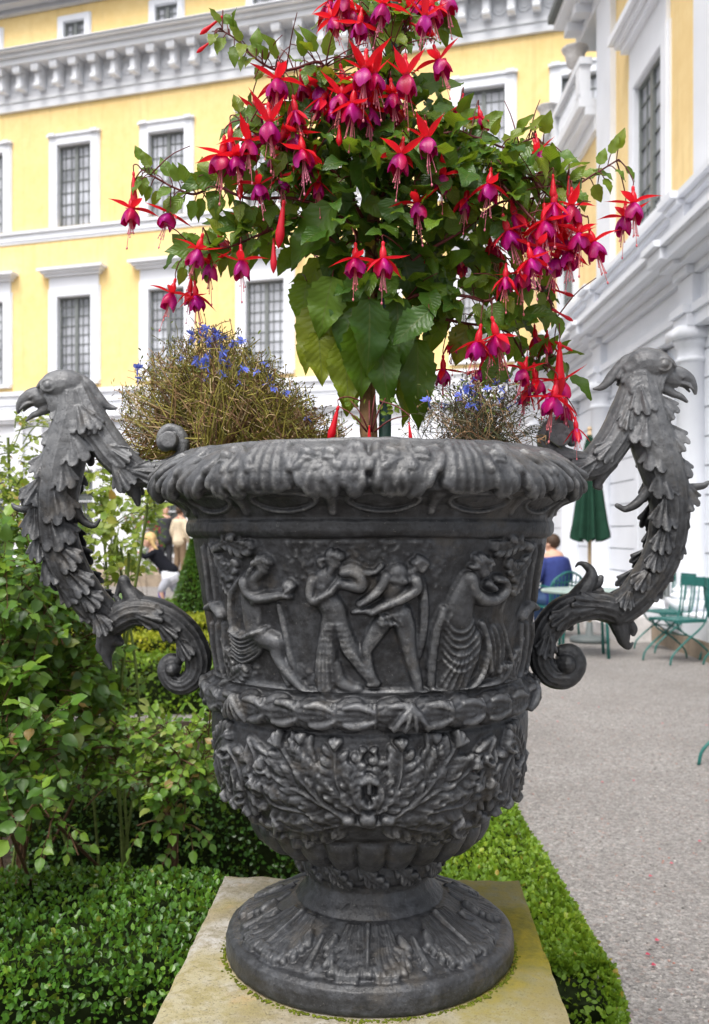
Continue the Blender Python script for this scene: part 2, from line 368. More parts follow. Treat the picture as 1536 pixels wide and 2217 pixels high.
M['stamen'] = petal('pink_filament', (.72, .16, .20), (.80, .25, .25), (.8, .3, .3), .1)
M['blue'] = petal('blue_petal', (.13, .18, .78), (.26, .34, .92), (.25, .35, .9))
M['roseflower'] = petal('red_rose_petal', (.38, .02, .05), (.60, .07, .10), (.8, .1, .1))
# ================================================================= THE URN
PED_Z = .636
prof = [(.236,.636),(.244,.639),(.246,.645),(.246,.664),(.243,.675),(.235,.681),(.224,.682),(.219,.686),(.205,.692),(.182,.703),(.158,.716),(.139,.727),(.131,.731),(.127,.731),(.121,.739),(.110,.751),(.104,.765),(.105,.777),
 (.116,.781),(.126,.788),(.129,.800),(.127,.814),(.121,.823),(.124,.827),(.150,.829),(.175,.837),(.192,.852),(.203,.868),(.207,.880),(.208,.885),(.222,.893),(.240,.910),(.254,.935),(.263,.965),(.268,1.0),(.270,1.03),(.269,1.052),
 (.264,1.060),(.270,1.066),(.280,1.076),(.283,1.089),(.281,1.102),(.272,1.112),(.2655,1.117),(.2655,1.124),(.272,1.165),(.281,1.22),(.291,1.28),(.3005,1.338),(.301,1.343),(.308,1.346),(.3125,1.353),(.3125,1.366),(.309,1.372),
 (.311,1.377),(.318,1.390),(.332,1.401),(.347,1.407),(.357,1.410),(.363,1.416),(.3655,1.425),(.363,1.438),(.355,1.454),(.342,1.467),(.329,1.475),(.319,1.4795),(.317,1.4835),(.310,1.4845),(.304,1.481),(.300,1.465),(.297,1.430)]
prof = np.array(prof)
seg = np.r_[0, np.cumsum(np.linalg.norm(np.diff(prof, axis=0), axis=1))]
NS = 860
Sv = np.linspace(0, seg[-1], NS)
Rr = np.interp(Sv, seg, prof[:, 0]); Zr = np.interp(Sv, seg, prof[:, 1])
kern = np.array([1, 3, 5, 3, 1.]); kern /= kern.sum()
pad = lambda a: np.r_[a[0], a[0], a, a[-1], a[-1]]
Rr = np.convolve(pad(Rr), kern, 'valid'); Zr = np.convolve(pad(Zr), kern, 'valid')
s_of = lambda r, z: Sv[np.argmin((Rr - r) ** 2 + (Zr - z) ** 2)]
TH = np.linspace(-math.radians(104), math.radians(104), 720)     # 0 faces the camera, positive to the right
DTH = TH[1] - TH[0]; DS = Sv[1] - Sv[0]
H = np.zeros((NS, len(TH)))

def PJ(px, py, s0, s1):
    """The spot on the front of the urn, between arc lengths s0 and s1, that matches a photo pixel."""
    m = (Sv >= s0) & (Sv <= s1); R = Rr[m]; Z = Zr[m]; S = Sv[m]; th = np.zeros_like(R)
    for _ in range(12):
        dep = D - R * np.cos(th); th = np.arcsin(np.clip(((px - CX) / FPX * dep - AX) / R, -.985, .985))
    y = HY - (Z - CZ) / (D - R * np.cos(th)) * FPX
    i = np.argmin(abs(y - py)); return th[i], S[i]

def stroke(pts, h, mode='max', pw=.5, fl=0.0):
    """pts: (theta, s, radius in metres); a rounded ridge of height h along them."""
    for a, b in zip(pts[:-1], pts[1:]):
        rm = max(a[2], b[2]); Rm = max(.05, np.interp((a[1] + b[1]) / 2, Sv, Rr))
        i0, i1 = np.searchsorted(Sv, (min(a[1], b[1]) - rm, max(a[1], b[1]) + rm)); j0, j1 = np.searchsorted(TH, (min(a[0], b[0]) - rm / Rm, max(a[0], b[0]) + rm / Rm))
        if i1 <= i0 or j1 <= j0: continue
        R = Rr[i0:i1, None]
        X = (TH[None, j0:j1] - a[0]) * Rm; Y = Sv[i0:i1, None] - a[1]
        dx = (b[0] - a[0]) * Rm; dy = b[1] - a[1]; L2 = dx * dx + dy * dy + 1e-12
        t = np.clip((X * dx + Y * dy) / L2, 0, 1); r = a[2] + (b[2] - a[2]) * t
        d2 = ((X - t * dx) ** 2 + (Y - t * dy) ** 2) / r ** 2
        k = np.clip(1 - d2, 0, 1) ** pw
        hh = h if np.isscalar(h) else h
        blk = H[i0:i1, j0:j1]
        if mode == 'max': np.maximum(blk, hh * k, out=blk)
        elif mode == 'add': blk += hh * k / (1 if len(pts) == 2 else 1)
        else: np.minimum(blk, blk * (1 - k) + hh * k, out=blk)

def dense(pts, n):
    return [tuple(q) for q in cr(pts, n)]

def pxs(pts, s0, s1, k=.00068):
    return [(*PJ(p[0], p[1], s0, s1), p[2] * k) for p in pts]

def acanthus(pts, wd, n=6, h=.009, tip=1.35, lob=.30, asym=0, vein=True):
    """A lobed, fluted leaf along the midrib pts (theta, s), its lobe tips and end lifting away."""
    C = cr([(p[0], p[1]) for p in pts], 48); Rm = max(.05, np.interp(C[:, 1].mean(), Sv, Rr))
    XY = np.c_[C[:, 0] * Rm, C[:, 1]]; Tn = np.gradient(XY, axis=0); ln = np.r_[0, np.cumsum(np.linalg.norm(np.diff(XY, axis=0), axis=1))]
    Tn /= np.linalg.norm(Tn, axis=1)[:, None] + 1e-9
    pd = wd * 1.25
    i0, i1 = np.searchsorted(Sv, (C[:, 1].min() - pd, C[:, 1].max() + pd)); j0, j1 = np.searchsorted(TH, (C[:, 0].min() - pd / Rm, C[:, 0].max() + pd / Rm))
    if i1 <= i0 or j1 <= j0: return
    PX = np.broadcast_to(TH[None, j0:j1] * Rm, (i1 - i0, j1 - j0)); PY = np.broadcast_to(Sv[i0:i1, None], PX.shape)
    d2 = (PX[..., None] - XY[:, 0]) ** 2 + (PY[..., None] - XY[:, 1]) ** 2; k = d2.argmin(-1); q = XY[k]; tn = Tn[k]
    v = -(PX - q[..., 0]) * tn[..., 1] + (PY - q[..., 1]) * tn[..., 0]; al = (PX - q[..., 0]) * tn[..., 0] + (PY - q[..., 1]) * tn[..., 1]
    L = ln[-1]; t_ = (ln[k] + al) / L; av = np.abs(v)
    wob = .12 * math.sin(wd * 9999)
    te = np.clip(t_, 0, 1.2); env = np.where((te > -.05) & (te < 1.12), np.sqrt(np.clip(1 - ((te - .50 + .05) / .62) ** 2, 0, 1)) ** .8, 0) * (.55 + .45 * np.clip(te * 2.2, 0, 1))
    sh = .62 * wd / L
    ph = (n - .3) * (te - sh * av / wd * 1.1) + wob + np.where(v > 0, .18, 0)
    lobe = np.abs(np.sin(math.pi * ph)) ** .55
    W_ = wd * env * (.50 + .50 * lobe)
    if asym: W_ = W_ * np.where(np.sign(v) == asym, .8, 1)
    e = np.clip((W_ - av) / (wd * .13 + .0008), 0, 1) ** .6; un = np.clip(av / (W_ + 1e-6), 0, 1)
    fp = ph - np.floor(ph); hh = h * e * (.50 + .14 * lobe + .34 * un * lobe + .34 * np.clip(te - .5, 0, 1) * 1.6 * (tip - .6)) - .0014 * np.exp(-((fp - .5) / .09) ** 2) * (un < .85) * (un > .15)
    hh = np.maximum(hh, h * .75 * np.sqrt(np.clip(1 - (av / (wd * .13 * (1.25 - te))) ** 2, 0, 1)) * (te > -.02) * (te < .97))
    hh -= .0012 * np.exp(-((av - wd * .17) / .0012) ** 2) * (hh > .001)
    blk = H[i0:i1, j0:j1]; np.maximum(blk, hh, out=blk)

def spray(pts, wd, n, h=.011, both=(1, -1)):
    """An acanthus spray: overlapping tapered lobes curving forward off a strong midrib."""
    C = cr([(p[0], p[1]) for p in pts], 48); Rm = max(.05, np.interp(C[:, 1].mean(), Sv, Rr)); XY = np.c_[C[:, 0] * Rm, C[:, 1]]
    Tn = np.gradient(XY, axis=0); Tn /= np.linalg.norm(Tn, axis=1)[:, None] + 1e-9; L = np.linalg.norm(np.diff(XY, axis=0), axis=1).sum()
    st = lambda P, hh, mode='max', pw=.5: stroke([(p[0] / Rm, p[1], p[2]) for p in P], hh, mode, pw)
    st([(*XY[k], wd * .80 * math.sin(math.pi * (.12 + .8 * k / 47))) for k in range(0, 48, 3)], h * .50, 'max', .3)
    sp = L / n
    for k in range(n):
        f = (k + .35) / n; b = XY[int(f * 42)]; tn = Tn[int(f * 42)]; ln = wd * (.50 + .50 * math.sin(math.pi * min(1, .22 + f * .72))) * random.uniform(.88, 1.1)
        for sg in both:
            nn = np.array([-tn[1], tn[0]]) * sg; q = sp * (.5 if sg > 0 else 0)
            P = cr([(*(b + tn * q), sp * .14), (*(b + tn * (q + ln * .30) + nn * ln * .42), sp * .42), (*(b + tn * (q + ln * .60) + nn * ln * .80), sp * .50), (*(b + tn * (q + ln * .96) + nn * ln * 1.02), sp * .20)], 11)
            for a_ in range(10): st([P[a_], P[a_ + 1]], h * (.50 + .055 * a_), 'max', .6)
            st([(*P[a_][:2], .0011) for a_ in (1, 3, 5, 7, 9)], -.0021, 'add', 1)
    st([(*XY[k], wd * (.13 - .08 * k / 47)) for k in range(0, 48, 3)], h * .86)
    e, t2 = XY[-1], Tn[-1]; nn = np.array([-t2[1], t2[0]])
    for q in (-.5, 0, .5): st([(*(e - t2 * wd * .25), wd * .14), (*(e + t2 * wd * (.22 - .1 * abs(q)) + nn * wd * q * .55), wd * .19)], h * 1.35)

# ---- foot: water leaves sweeping down the foot, flutes fanning into lobed hems
sA, sB = s_of(.217, .688), s_of(.138, .7265)
fs = lambda f: sB + (sA - sB) * f
for i in range(-4, 5):
    c = i * 2 * math.pi / 7.0 - .03
    for dr in (-1, 1):
        ends = ((.04, .98), (.10, 1.05), (.17, 1.05), (.235, .98), (.285, .84), (.31, .66))
        for k, (e, f) in enumerate(ends):
            q = .05 + .03 * k; q = e * .62 + .03
            P = cr([(c + dr * q, fs(0), .0034), (c + dr * (q * .9 + e * .12), fs(.3 * f), .0050), (c + dr * e * .80, fs(.68 * f), .0072), (c + dr * e, fs(f), .0086)], 14)
            for a_ in range(13): stroke([tuple(P[a_]), tuple(P[a_ + 1])], .0022 + .0052 * (a_ / 13) ** 1.4 + (.0010 if k % 2 else 0))
            stroke([(*P[a_][:2], .0011) for a_ in range(3, 11, 2)], -.0014, 'add', 1)
            for w_ in (-.018, .018): stroke([(c + dr * e + w_ * .7, fs(f - .08), .0058), (c + dr * e + w_ * 1.3, fs(f + .04), .0058)], .0086)
    stroke(dense([(c, fs(-.02), .0045), (c, fs(.5), .0030), (c, fs(1.0), .0052)], 12), .0085)
    m = c + math.pi / 7.0
    for q, f1 in ((.0, .95),):
        stroke(dense([(m, fs(.30), .0030), (m, fs(.6), .0055), (m, fs(f1), .0075)], 10), .0046)
    for sd in (-1, 1):                                   # the curled-over inner lobe
        stroke(dense([(m + sd * .14, fs(.28), .004), (m + sd * .13, fs(.42), .009), (m + sd * .10, fs(.55), .008)], 8), .0105)
# ---- leafy collar above the neck
s0, s1 = s_of(.118, .783), s_of(.122, .822)
for i in range(-8, 9):
    c = i * math.radians(26)
    acanthus([(c - .16, s1 - .002), (c, (s0 + s1) / 2), (c + .20, s0 + .006)], .016, 4, .007, 1.4, .4)
# ---- gadroons
s0, s1 = s_of(.140, .828), s_of(.207, .880)
t_ = np.clip((Sv - s0) / (s1 - s0), 0, 1); env = np.where((Sv > s0) & (Sv < s1), (np.sin(math.pi * np.clip(t_ * .93 + .06, 0, 1)) ** .35), 0)
gad = np.abs(np.cos(TH * 13)) ** .55
H += env[:, None] * (gad[None] * .013 - .005)
# ---- bowl: scrolling acanthus
b0, b1 = s_of(.214, .888), s_of(.266, 1.057)
XB = lambda P: [PJ(p[0], p[1], b0, b1) for p in P]
def mirror(P): return [(1596 - p[0], *p[1:]) for p in P]
L1 = [(753, 1772), (712, 1742), (671, 1705), (640, 1660), (606, 1602)]
L1b = [(712, 1745), (655, 1712), (612, 1690), (572, 1652)]
L2 = [(775, 1755), (742, 1715), (729, 1675), (728, 1612)]
L3 = [(753, 1775), (700, 1786), (650, 1790), (606, 1772)]
L4 = [(690, 1760), (640, 1748), (596, 1735), (570, 1700)]
C0 = [(782, 1752), (765, 1720), (768, 1680), (786, 1625)]
for P, w_, n_ in ((L4, .022, 6), (L3, .022, 6), (L1b, .026, 7), (L1, .031, 9), (L2, .022, 7), (C0, .012, 6)):
    spray(XB(P), w_, n_, .0125); spray(XB(mirror(P)), w_, n_, .0125)
for P in ([(500, 1612), (520, 1650), (535, 1700), (545, 1745)], [(478, 1625), (487, 1665), (500, 1715)], [(545, 1600), (560, 1640), (556, 1690)], [(520, 1660), (508, 1690), (520, 1730)]):
    spray(XB(P), .024, 6, .014); spray(XB([(1610 - a, b) for a, b in P]), .024, 6, .014)
for P in ([(756, 1778), (700, 1800), (650, 1808), (600, 1800)], [(640, 1795), (590, 1790), (556, 1765)], [(690, 1690), (660, 1640), (655, 1600)], [(600, 1700), (560, 1720), (530, 1700)], [(545, 1760), (530, 1735), (510, 1720)], [(470, 1640), (480, 1600), (500, 1590)]):
    spray(XB(P), .020, 6, .010); spray(XB(mirror(P)), .020, 6, .010)
for cx_, cy_, rr in ((498, 1625, 15), (575, 1655, 14), (1100, 1610, 16), (1052, 1640, 14), (1070, 1712, 13), (612, 1785, 14), (985, 1785, 14), (532, 1720, 12)):
    a = np.linspace(0, 4.6, 16); pts = [(cx_ + rr * (1 - t / 6.2) * math.cos(t + 1), cy_ + rr * (1 - t / 6.2) * math.sin(t + 1), 5.2) for t in a]
    stroke(pxs(pts, b0, b1), .016)
a = np.linspace(.3, 2 * math.pi - .1, 30)
for rr, hh in ((46, .008), (33, .010)):
    stroke(pxs([(797 + rr * .95 * math.sin(t), 1712 - rr * -1 * math.cos(t) * 1.05, 5.5) for t in a], b0, b1), hh)
stroke(pxs([(786, 1690, 9), (801, 1682, 11), (815, 1690, 9)], b0, b1), .016)
stroke(pxs([(800, 1690, 8), (800, 1712, 6)], b0, b1), .014)
stroke(pxs([(785, 1735, 5), (800, 1745, 6), (812, 1735, 5), (806, 1722, 4)], b0, b1), .012)
for q, r_ in ((756, 11), (797, 15), (840, 12)): stroke(pxs([(q - 5, 1771, r_), (q + 5, 1771, r_)], b0, b1), .014)
stroke(pxs([(730, 1768, 7), (800, 1784, 8), (866, 1768, 7)], b0, b1), .009)
# ---- garland band: bound pods
s0, s1 = s_of(.2655, 1.062), s_of(.268, 1.114)
u = TH * 31 / (2 * math.pi); fr = u - np.floor(u); u2 = np.clip((Sv - s0) / (s1 - s0), 0, 1)
inside = ((Sv > s0) & (Sv < s1))[:, None]
hw_ = np.clip(np.sin(math.pi * np.clip(fr * 1.10, 0, 1)), 0, 1)[None] ** .55 * .52 + .05
pod = np.sqrt(np.clip(1 - ((u2[:, None] - .5) / hw_) ** 2, 0, 1))
H += inside * (pod * .0088 - .0035 + .0016 * vnoise(np.stack([TH[None] * .27 + 0 * Sv[:, None], Sv[:, None] + 0 * TH[None], 0 * Sv[:, None] * TH[None]], -1), 60, 77))
for j in range(int(u.min()), int(u.max()) + 1):
    w0_ = 2 * math.pi / 31; th = (j + .96) * w0_; sm = (s0 + s1) / 2
    for q in (-.018, 0, .018): stroke(dense([(th + q, sm - .018, .0017), (th + q + .006, sm, .0020), (th + q, sm + .018, .0017)], 5), .0075)
    for q, sg in ((.32, -1), (.5, 0), (.70, 1)): stroke(dense([(th - w0_ * .86, sm + sg * .006, .0012), (th - w0_ * .5, sm + sg * .014, .0015), (th - w0_ * .12, sm + sg * .004, .0012)], 8), -.0020, 'add', 1)
    for sg in (-1, 1):
        o = random.uniform(-.02, .02); stroke(dense([(th + .02, sm + sg * .006, .004), (th - .05 + o, sm + sg * .013, .0062), (th - .125 + o, sm + sg * (.012 + .1 * o), .0018)], 8), .0100)
    if j % 5 == 0:
        for q in (-.9, -.3, .3, .9): stroke(dense([(th, sm + .014, .003), (th + q * .05, sm, .0055), (th + q * .10, sm - .016, .0030)], 7), .0145)
# ---- the frieze: a bacchic procession in low relief
f0, f1 = s_of(.2655, 1.120), s_of(.3005, 1.338)
def fig(P, h=.010, n=None, pw=.5, mode='max'): stroke(dense(pxs(P, f0, f1, .00079 if mode == 'max' else .00068), n or 4 * len(P)), h, mode, pw)
def folds(P, k, sp, h=.0022, w_=2.0):
    for q in range(k):
        o = (q - (k - 1) / 2) * sp
        fig([(p[0] + o * (p[2] if len(p) > 2 else 1), p[1] + abs(o) * .15, w_) for p in P], h, 10, 1, 'add')
def face(x, y, r, s=1):
    fig([(x, y - 1, r), (x + s * r * .12, y + r * .45, r * .72)], .013)
    fig([(x + s * r * .55, y - r * .1, r * .22), (x + s * r * .78, y + r * .28, r * .20)], .0135)
    fig([(x + s * r * .45, y + r * .62, r * .22), (x + s * r * .5, y + r * .7, r * .2)], .0125)
    for _ in range(26):
        a_ = random.uniform(-2.9, .1) if s > 0 else random.uniform(-3.24, -.24); a_ += .25 * s * -1; rr = r * random.uniform(.55, 1.12)
        fig([(x + rr * math.cos(a_), y + rr * math.sin(a_) - 1, r * .24), (x + rr * math.cos(a_) + 2, y + rr * math.sin(a_) + 1, r * .2)], .0155, 2)
# rocky ground behind
for _ in range(260):
    x, y = random.uniform(620, 960), random.gauss(1205, 34)
    if 1150 < y < 1300: fig([(x, y, random.uniform(2, 5)), (x + random.uniform(-6, 6), y + random.uniform(-5, 5), 3)], random.uniform(.0008, .0025), 2)
for x0, x1 in ((470, 560), (640, 720), (930, 1100)):
    for _ in range(60):
        x, y = random.uniform(x0, x1), random.uniform(1440, 1500); fig([(x, y, random.uniform(4, 9)), (x + 8, y + 2, 5)], random.uniform(.001, .004), 2)
fig([(470, 1503, 8), (640, 1509, 8), (800, 1512, 8), (960, 1508, 8), (1110, 1500, 8)], .006, 30)
# seated nymph with a ball
fig([(543, 1236, 6), (516, 1262, 7), (502, 1300, 8), (505, 1345, 8), (514, 1368, 7)], .007); folds([(530, 1250), (508, 1290), (508, 1350)], 3, 5, .002)
fig([(550, 1262, 20), (548, 1296, 27), (552, 1340, 26), (556, 1368, 26)], .013)
fig([(606, 1309, 6), (618, 1360, 8), (630, 1420, 9), (645, 1470, 8)], .007)
fig([(600, 1400, 14), (612, 1440, 10), (630, 1478, 8)], .009)
fig([(556, 1362, 23), (576, 1380, 22), (600, 1392, 20)], .015); fig([(600, 1392, 19), (608, 1425, 13), (640, 1468, 10), (668, 1497, 8), (684, 1503, 6)], .014)
folds([(505, 1358), (535, 1372), (585, 1358)], 1, 1, .004, 4)
for q in range(7): fig([(508, 1362 + q * 9, 3), (532, 1378 + q * 9, 3.5), (560, 1370 + q * 8, 3), (580, 1358 + q * 6, 2.5)], .0165 - q * .001, 10)
fig([(538, 1258, 14), (548, 1282, 13), (566, 1293, 12), (592, 1290, 10), (616, 1286, 8), (632, 1287, 7)], .018)
fig([(628, 1268, 14), (630, 1269, 14)], .015)
for q in range(4): fig([(620 + q * 5, 1284 - q * 2, 2.6), (628 + q * 5, 1279 - q * 4, 2.4)], .019, 3)
fig([(556, 1252, 11), (568, 1238, 11)], .013); face(572, 1222, 18, 1); fig([(548, 1232, 8), (544, 1243, 6)], .012)
fig([(556, 1290, 10), (558, 1300, 10)], .016, 2); fig([(560, 1330, 4), (563, 1345, 4)], -.001, 3, 1, 'add')
# standing maenad in a clinging dress
fig([(706, 1252, 20), (704, 1285, 22), (722, 1318, 24), (728, 1340, 24)], .013)
fig([(722, 1340, 22), (712, 1385, 20), (707, 1440, 21), (706, 1492, 17)], .012)
fig([(735, 1345, 18), (752, 1390, 18), (775, 1425, 15), (800, 1462, 12), (815, 1478, 8)], .012)
fig([(725, 1440, 14), (735, 1470, 14), (760, 1490, 12), (778, 1492, 9)], .009)
folds([(718, 1345, .6), (706, 1400, 1), (705, 1490, 1.5)], 5, 7, .0028, 2.4); folds([(738, 1345, .5), (755, 1400, .8), (795, 1462, 1)], 4, 8, .0028, 2.4)
folds([(700, 1262, .7), (708, 1290, 1), (722, 1320, 1)], 4, 7, .002, 2)
for q in range(5): fig([(694 + 5 * q, 1495, 4), (699 + 5 * q, 1487, 3)], .012, 3)
fig([(682, 1256, 12), (678, 1280, 12), (684, 1298, 11), (704, 1288, 9), (722, 1278, 8)], .018)
fig([(736, 1262, 10), (758, 1266, 11), (782, 1268, 13), (780, 1248, 12), (762, 1238, 11), (745, 1238, 10)], .013); fig([(722, 1278, 8), (730, 1266, 7), (738, 1258, 6)], .017)
fig([(716, 1240, 9), (722, 1228, 9)], .012); face(724, 1211, 18, 1); fig([(700, 1222, 7), (694, 1212, 6), (704, 1208, 6)], .011)
fig([(738, 1228, 5), (765, 1224, 6), (790, 1236, 6), (812, 1238, 6), (826, 1226, 6)], .008); fig([(742, 1236, 3), (770, 1230, 3), (800, 1243, 3)], .010)
# youth bending back
fig([(905, 1240, 10), (918, 1296, 9), (914, 1370, 10), (904, 1420, 9)], .006); folds([(912, 1250), (918, 1320), (912, 1400)], 4, 5, .003, 1.8)
fig([(862, 1244, 22), (854, 1275, 23), (852, 1305, 20), (858, 1325, 20)], .013)
fig([(846, 1252, 9), (866, 1256, 11)], .0155, 3); fig([(868, 1250, 10), (874, 1256, 10)], .0155, 3)
fig([(868, 1328, 20), (877, 1360, 19), (884, 1400, 15), (892, 1435, 13), (902, 1475, 10), (906, 1497, 8), (918, 1503, 6)], .014)
fig([(838, 1335, 18), (818, 1362, 17), (800, 1392, 14), (793, 1410, 12), (800, 1445, 9), (812, 1475, 8), (800, 1480, 6)], .011)
fig([(836, 1246, 11), (828, 1265, 11), (812, 1282, 10), (795, 1296, 8), (780, 1306, 7)], .016)
fig([(896, 1254, 13), (898, 1272, 13), (880, 1287, 12), (852, 1300, 11), (826, 1311, 9), (805, 1322, 8)], .019)
for q in range(5): fig([(772 + q * 7, 1318 - q * 1, 3), (765 + q * 7, 1325, 2.6)], .014, 3)
fig([(888, 1240, 9), (897, 1230, 9)], .012); face(908, 1222, 16, 1)
for _ in range(40): x, y = random.uniform(815, 870), random.uniform(1325, 1350); fig([(x, y, 3), (x + 3, y + 3, 3)], .016, 2)
# draped woman at the right
fig([(1012, 1262, 24), (998, 1300, 28), (990, 1340, 34), (990, 1390, 40), (985, 1440, 40), (972, 1480, 28)], .014)
fig([(1020, 1385, 24), (1012, 1430, 20), (995, 1475, 18)], .012)
fig([(960, 1320, 10), (945, 1360, 11), (935, 1420, 11), (932, 1480, 10)], .009); folds([(962, 1325), (946, 1365), (934, 1450)], 4, 6, .003, 2)
for q in range(6):
    y = 1345 + q * 17; fig([(958 - q, y - 8, 2.4), (975, y + 16, 3), (1000, y + 14, 3), (1026 + q, y - 12, 2.4)], .0028, 14, 1, 'add')
folds([(1000, 1400, .5), (985, 1440, .9), (968, 1490, 1.3)], 5, 11, .003, 2.6)
fig([(933, 1490, 5), (955, 1503, 6), (985, 1502, 7), (1014, 1487, 7), (1038, 1458, 7), (1047, 1425, 6), (1050, 1395, 5)], .014)
for q in np.linspace(0, 1, 16): 
    xx = np.interp(q, [0, .25, .5, .75, 1], [933, 970, 1010, 1040, 1048]); yy = np.interp(q, [0, .25, .5, .75, 1], [1490, 1504, 1489, 1455, 1410]); fig([(xx - 3, yy - 5, 1.6), (xx + 3, yy + 5, 1.6)], -.003, 3, 1, 'add')
fig([(1012, 1250, 14), (1018, 1278, 14), (1040, 1296, 13), (1066, 1294, 13), (1084, 1275, 12), (1082, 1255, 9), (1066, 1252, 8)], .019)
fig([(1050, 1262, 8), (1060, 1272, 8)], .018, 3); face(1038, 1226, 21, 1)
fig([(1072, 1385, 34), (1070, 1440, 26)], .006); fig([(1040, 1350, 7), (1052, 1400, 8), (1056, 1450, 7)], .011)
folds([(1068, 1340), (1080, 1400), (1076, 1460)], 4, 10, .003, 2.4)
fig([(1090, 1290, 4), (1080, 1340, 4), (1100, 1420, 5), (1108, 1470, 5)], .009); fig([(1034, 1488, 9), (1060, 1480, 11), (1085, 1462, 11), (1096, 1440, 8)], .012)
# side scrolls framing the panel
for mx in (False, True):
    mm = (lambda P: [(1612 - p[0], *p[1:]) for p in P]) if mx else (lambda P: P)
    fl_ = lambda P: [PJ(p[0], p[1], f0, f1) for p in mm(P)]
    acanthus(fl_([(480, 1180), (500, 1172), (530, 1185), (548, 1178)]), .020, 5, .012, 1.3, .4)
    acanthus(fl_([(470, 1200), (484, 1225), (500, 1240), (515, 1215)]), .016, 5, .010, 1.3, .4)
    acanthus(fl_([(478, 1230), (492, 1262), (505, 1285)]), .014, 5, .010, 1.3, .4)
    fig(mm([(470, 1310, 11), (480, 1322, 12), (486, 1332, 9)]), .014); fig(mm([(455, 1315, 8), (465, 1308, 8)]), .012)
    for x0 in (462, 474, 487): fig(mm([(x0, 1350, 6), (x0 + 4, 1400, 7), (x0 + 12, 1450, 6), (x0 + 16, 1492, 5)]), .007)
    for x0 in (456, 470): fig(mm([(x0 - 14, 1185, 6), (x0 - 6, 1240, 7), (x0, 1300, 5)]), .007)
    acanthus(fl_([(505, 1490), (520, 1462), (538, 1445)]), .018, 5, .012, 1.4, .4)
    acanthus(fl_([(492, 1400), (505, 1430), (512, 1450)]), .012, 4, .010, 1.4, .4)
# ---- cavetto lunettes
s0, s1 = s_of(.311, 1.378), s_of(.347, 1.407)
for i in range(-6, 7):
    c = i * math.radians(25.5) + .045
    a = np.linspace(0, 2 * math.pi, 26); mid = (s0 + s1) / 2 + .002; rs = (s1 - s0) * .46
    stroke([(c + .155 * math.cos(t), mid + rs * math.sin(t), .0026) for t in a], .0042)
    stroke([(c + .135 * math.cos(t), mid + rs * .8 * math.sin(t), .002) for t in a], -.0022, 'add', 1)
    stroke([(c + .22, mid - rs, .006), (c + .222, mid + rs * .6, .010)], .004)
# ---- rim: drooping shells and curled leaves
r0, r1 = s_of(.358, 1.410), s_of(.333, 1.473)
ro = (Sv > r0)[:, None] & (Sv < r1)[:, None]
tt = np.clip((Sv - r0) / (r1 - r0), 0, 1)[:, None]
H -= ro * .0095 * np.sin(math.pi * np.clip(tt * 1.1, 0, 1)) ** .5
thp = lambda px: PJ(px, 1020, s_of(.363, 1.418), s_of(.346, 1.463))[0]
def shell(pa, pb, n, drop=0.0):
    a_, b_ = thp(pa), thp(pb); c = (a_ + b_) / 2; hw = (b_ - a_) / 2
    for i in range(n):
        f = (i + .5) / n * 2 - 1
        bot = r0 + .004 - drop + .007 * abs(f) ** 2
        P = [(c + f * hw * .72, r1 - .002, hw * .32 / n * 1.9), (c + f * hw * .9, (r0 + r1) / 2, hw * .34 / n * 1.9), (c + f * hw * 1.03, bot, hw * .34 / n * 2.1)]
        stroke(dense(P, 9), .0066 + .0022 * (i % 2), 'max', .40)
    stroke(dense([(c - hw, r0 + .012, .005), (c - hw * .5, r0 + .002 - drop, .006), (c + hw * .5, r0 + .002 - drop, .006), (c + hw, r0 + .012, .005)], 12), .0080)
def rleaf(px, w_, lean=0, knob=True, n_=4):
    c = thp(px); ww = w_ * 1.35 / .35
    for q, f in ((-1, .62), (1, .62), (-.62, .84), (.62, .84), (-.3, .98), (.3, .98), (0, 1.04)):
        P = cr([(c - lean, r1 - .004, .0026), (c - lean * .4 + q * ww * .45, r1 - (r1 - r0) * .38 * f, .0046), (c + lean * .4 + q * ww * .9, r1 - (r1 - r0) * .72 * f, .0062), (c + lean + q * ww * 1.1, r1 - (r1 - r0) * f, .0066)], 14)
        for a_ in range(13): stroke([tuple(P[a_]), tuple(P[a_ + 1])], .0050 + .0085 * (a_ / 13) ** 1.4 + random.uniform(0, .0006), 'max', .34)
        stroke([(*P[a_][:2], .0012) for a_ in (2, 5, 8, 11)], -.0024, 'add', 1)
    if knob:
        stroke([(c - .014 + lean * .3, (r0 + r1) / 2 + .014, .0075), (c + .014 + lean * .3, (r0 + r1) / 2 + .011, .0075)], .0150)
        stroke([(c - .020 + lean * .3, (r0 + r1) / 2 + .004, .004), (c + .020 + lean * .3, (r0 + r1) / 2 + .002, .004)], .0120)
for a_, b_, n_ in ((516, 628, 10), (744, 792, 5), (806, 832, 3), (868, 900, 4), (962, 1062, 10), (1090, 1118, 4), (398, 420, 3), (476, 500, 3)): shell(a_, b_, n_)
for px_, w_, le in ((655, .022, .05), (718, .026, -.02), (768, .012, 0), (848, .019, 0), (925, .024, -.06), (1080, .016, .02), (1138, .024, .06), (1185, .022, .08), (490, .018, -.03), (445, .024, -.08), (392, .024, -.10), (356, .022, -.1), (1225, .022, .1), (508, .014, .02)):
    rleaf(px_, w_, le, px_ in (718, 848, 925, 1080, 655, 490))
# ---- soften, then cast irregularities
for _ in range(2):
    H[1:-1] = .25 * H[:-2] + .5 * H[1:-1] + .25 * H[2:]; H[:, 1:-1] = .25 * H[:, :-2] + .5 * H[:, 1:-1] + .25 * H[:, 2:]
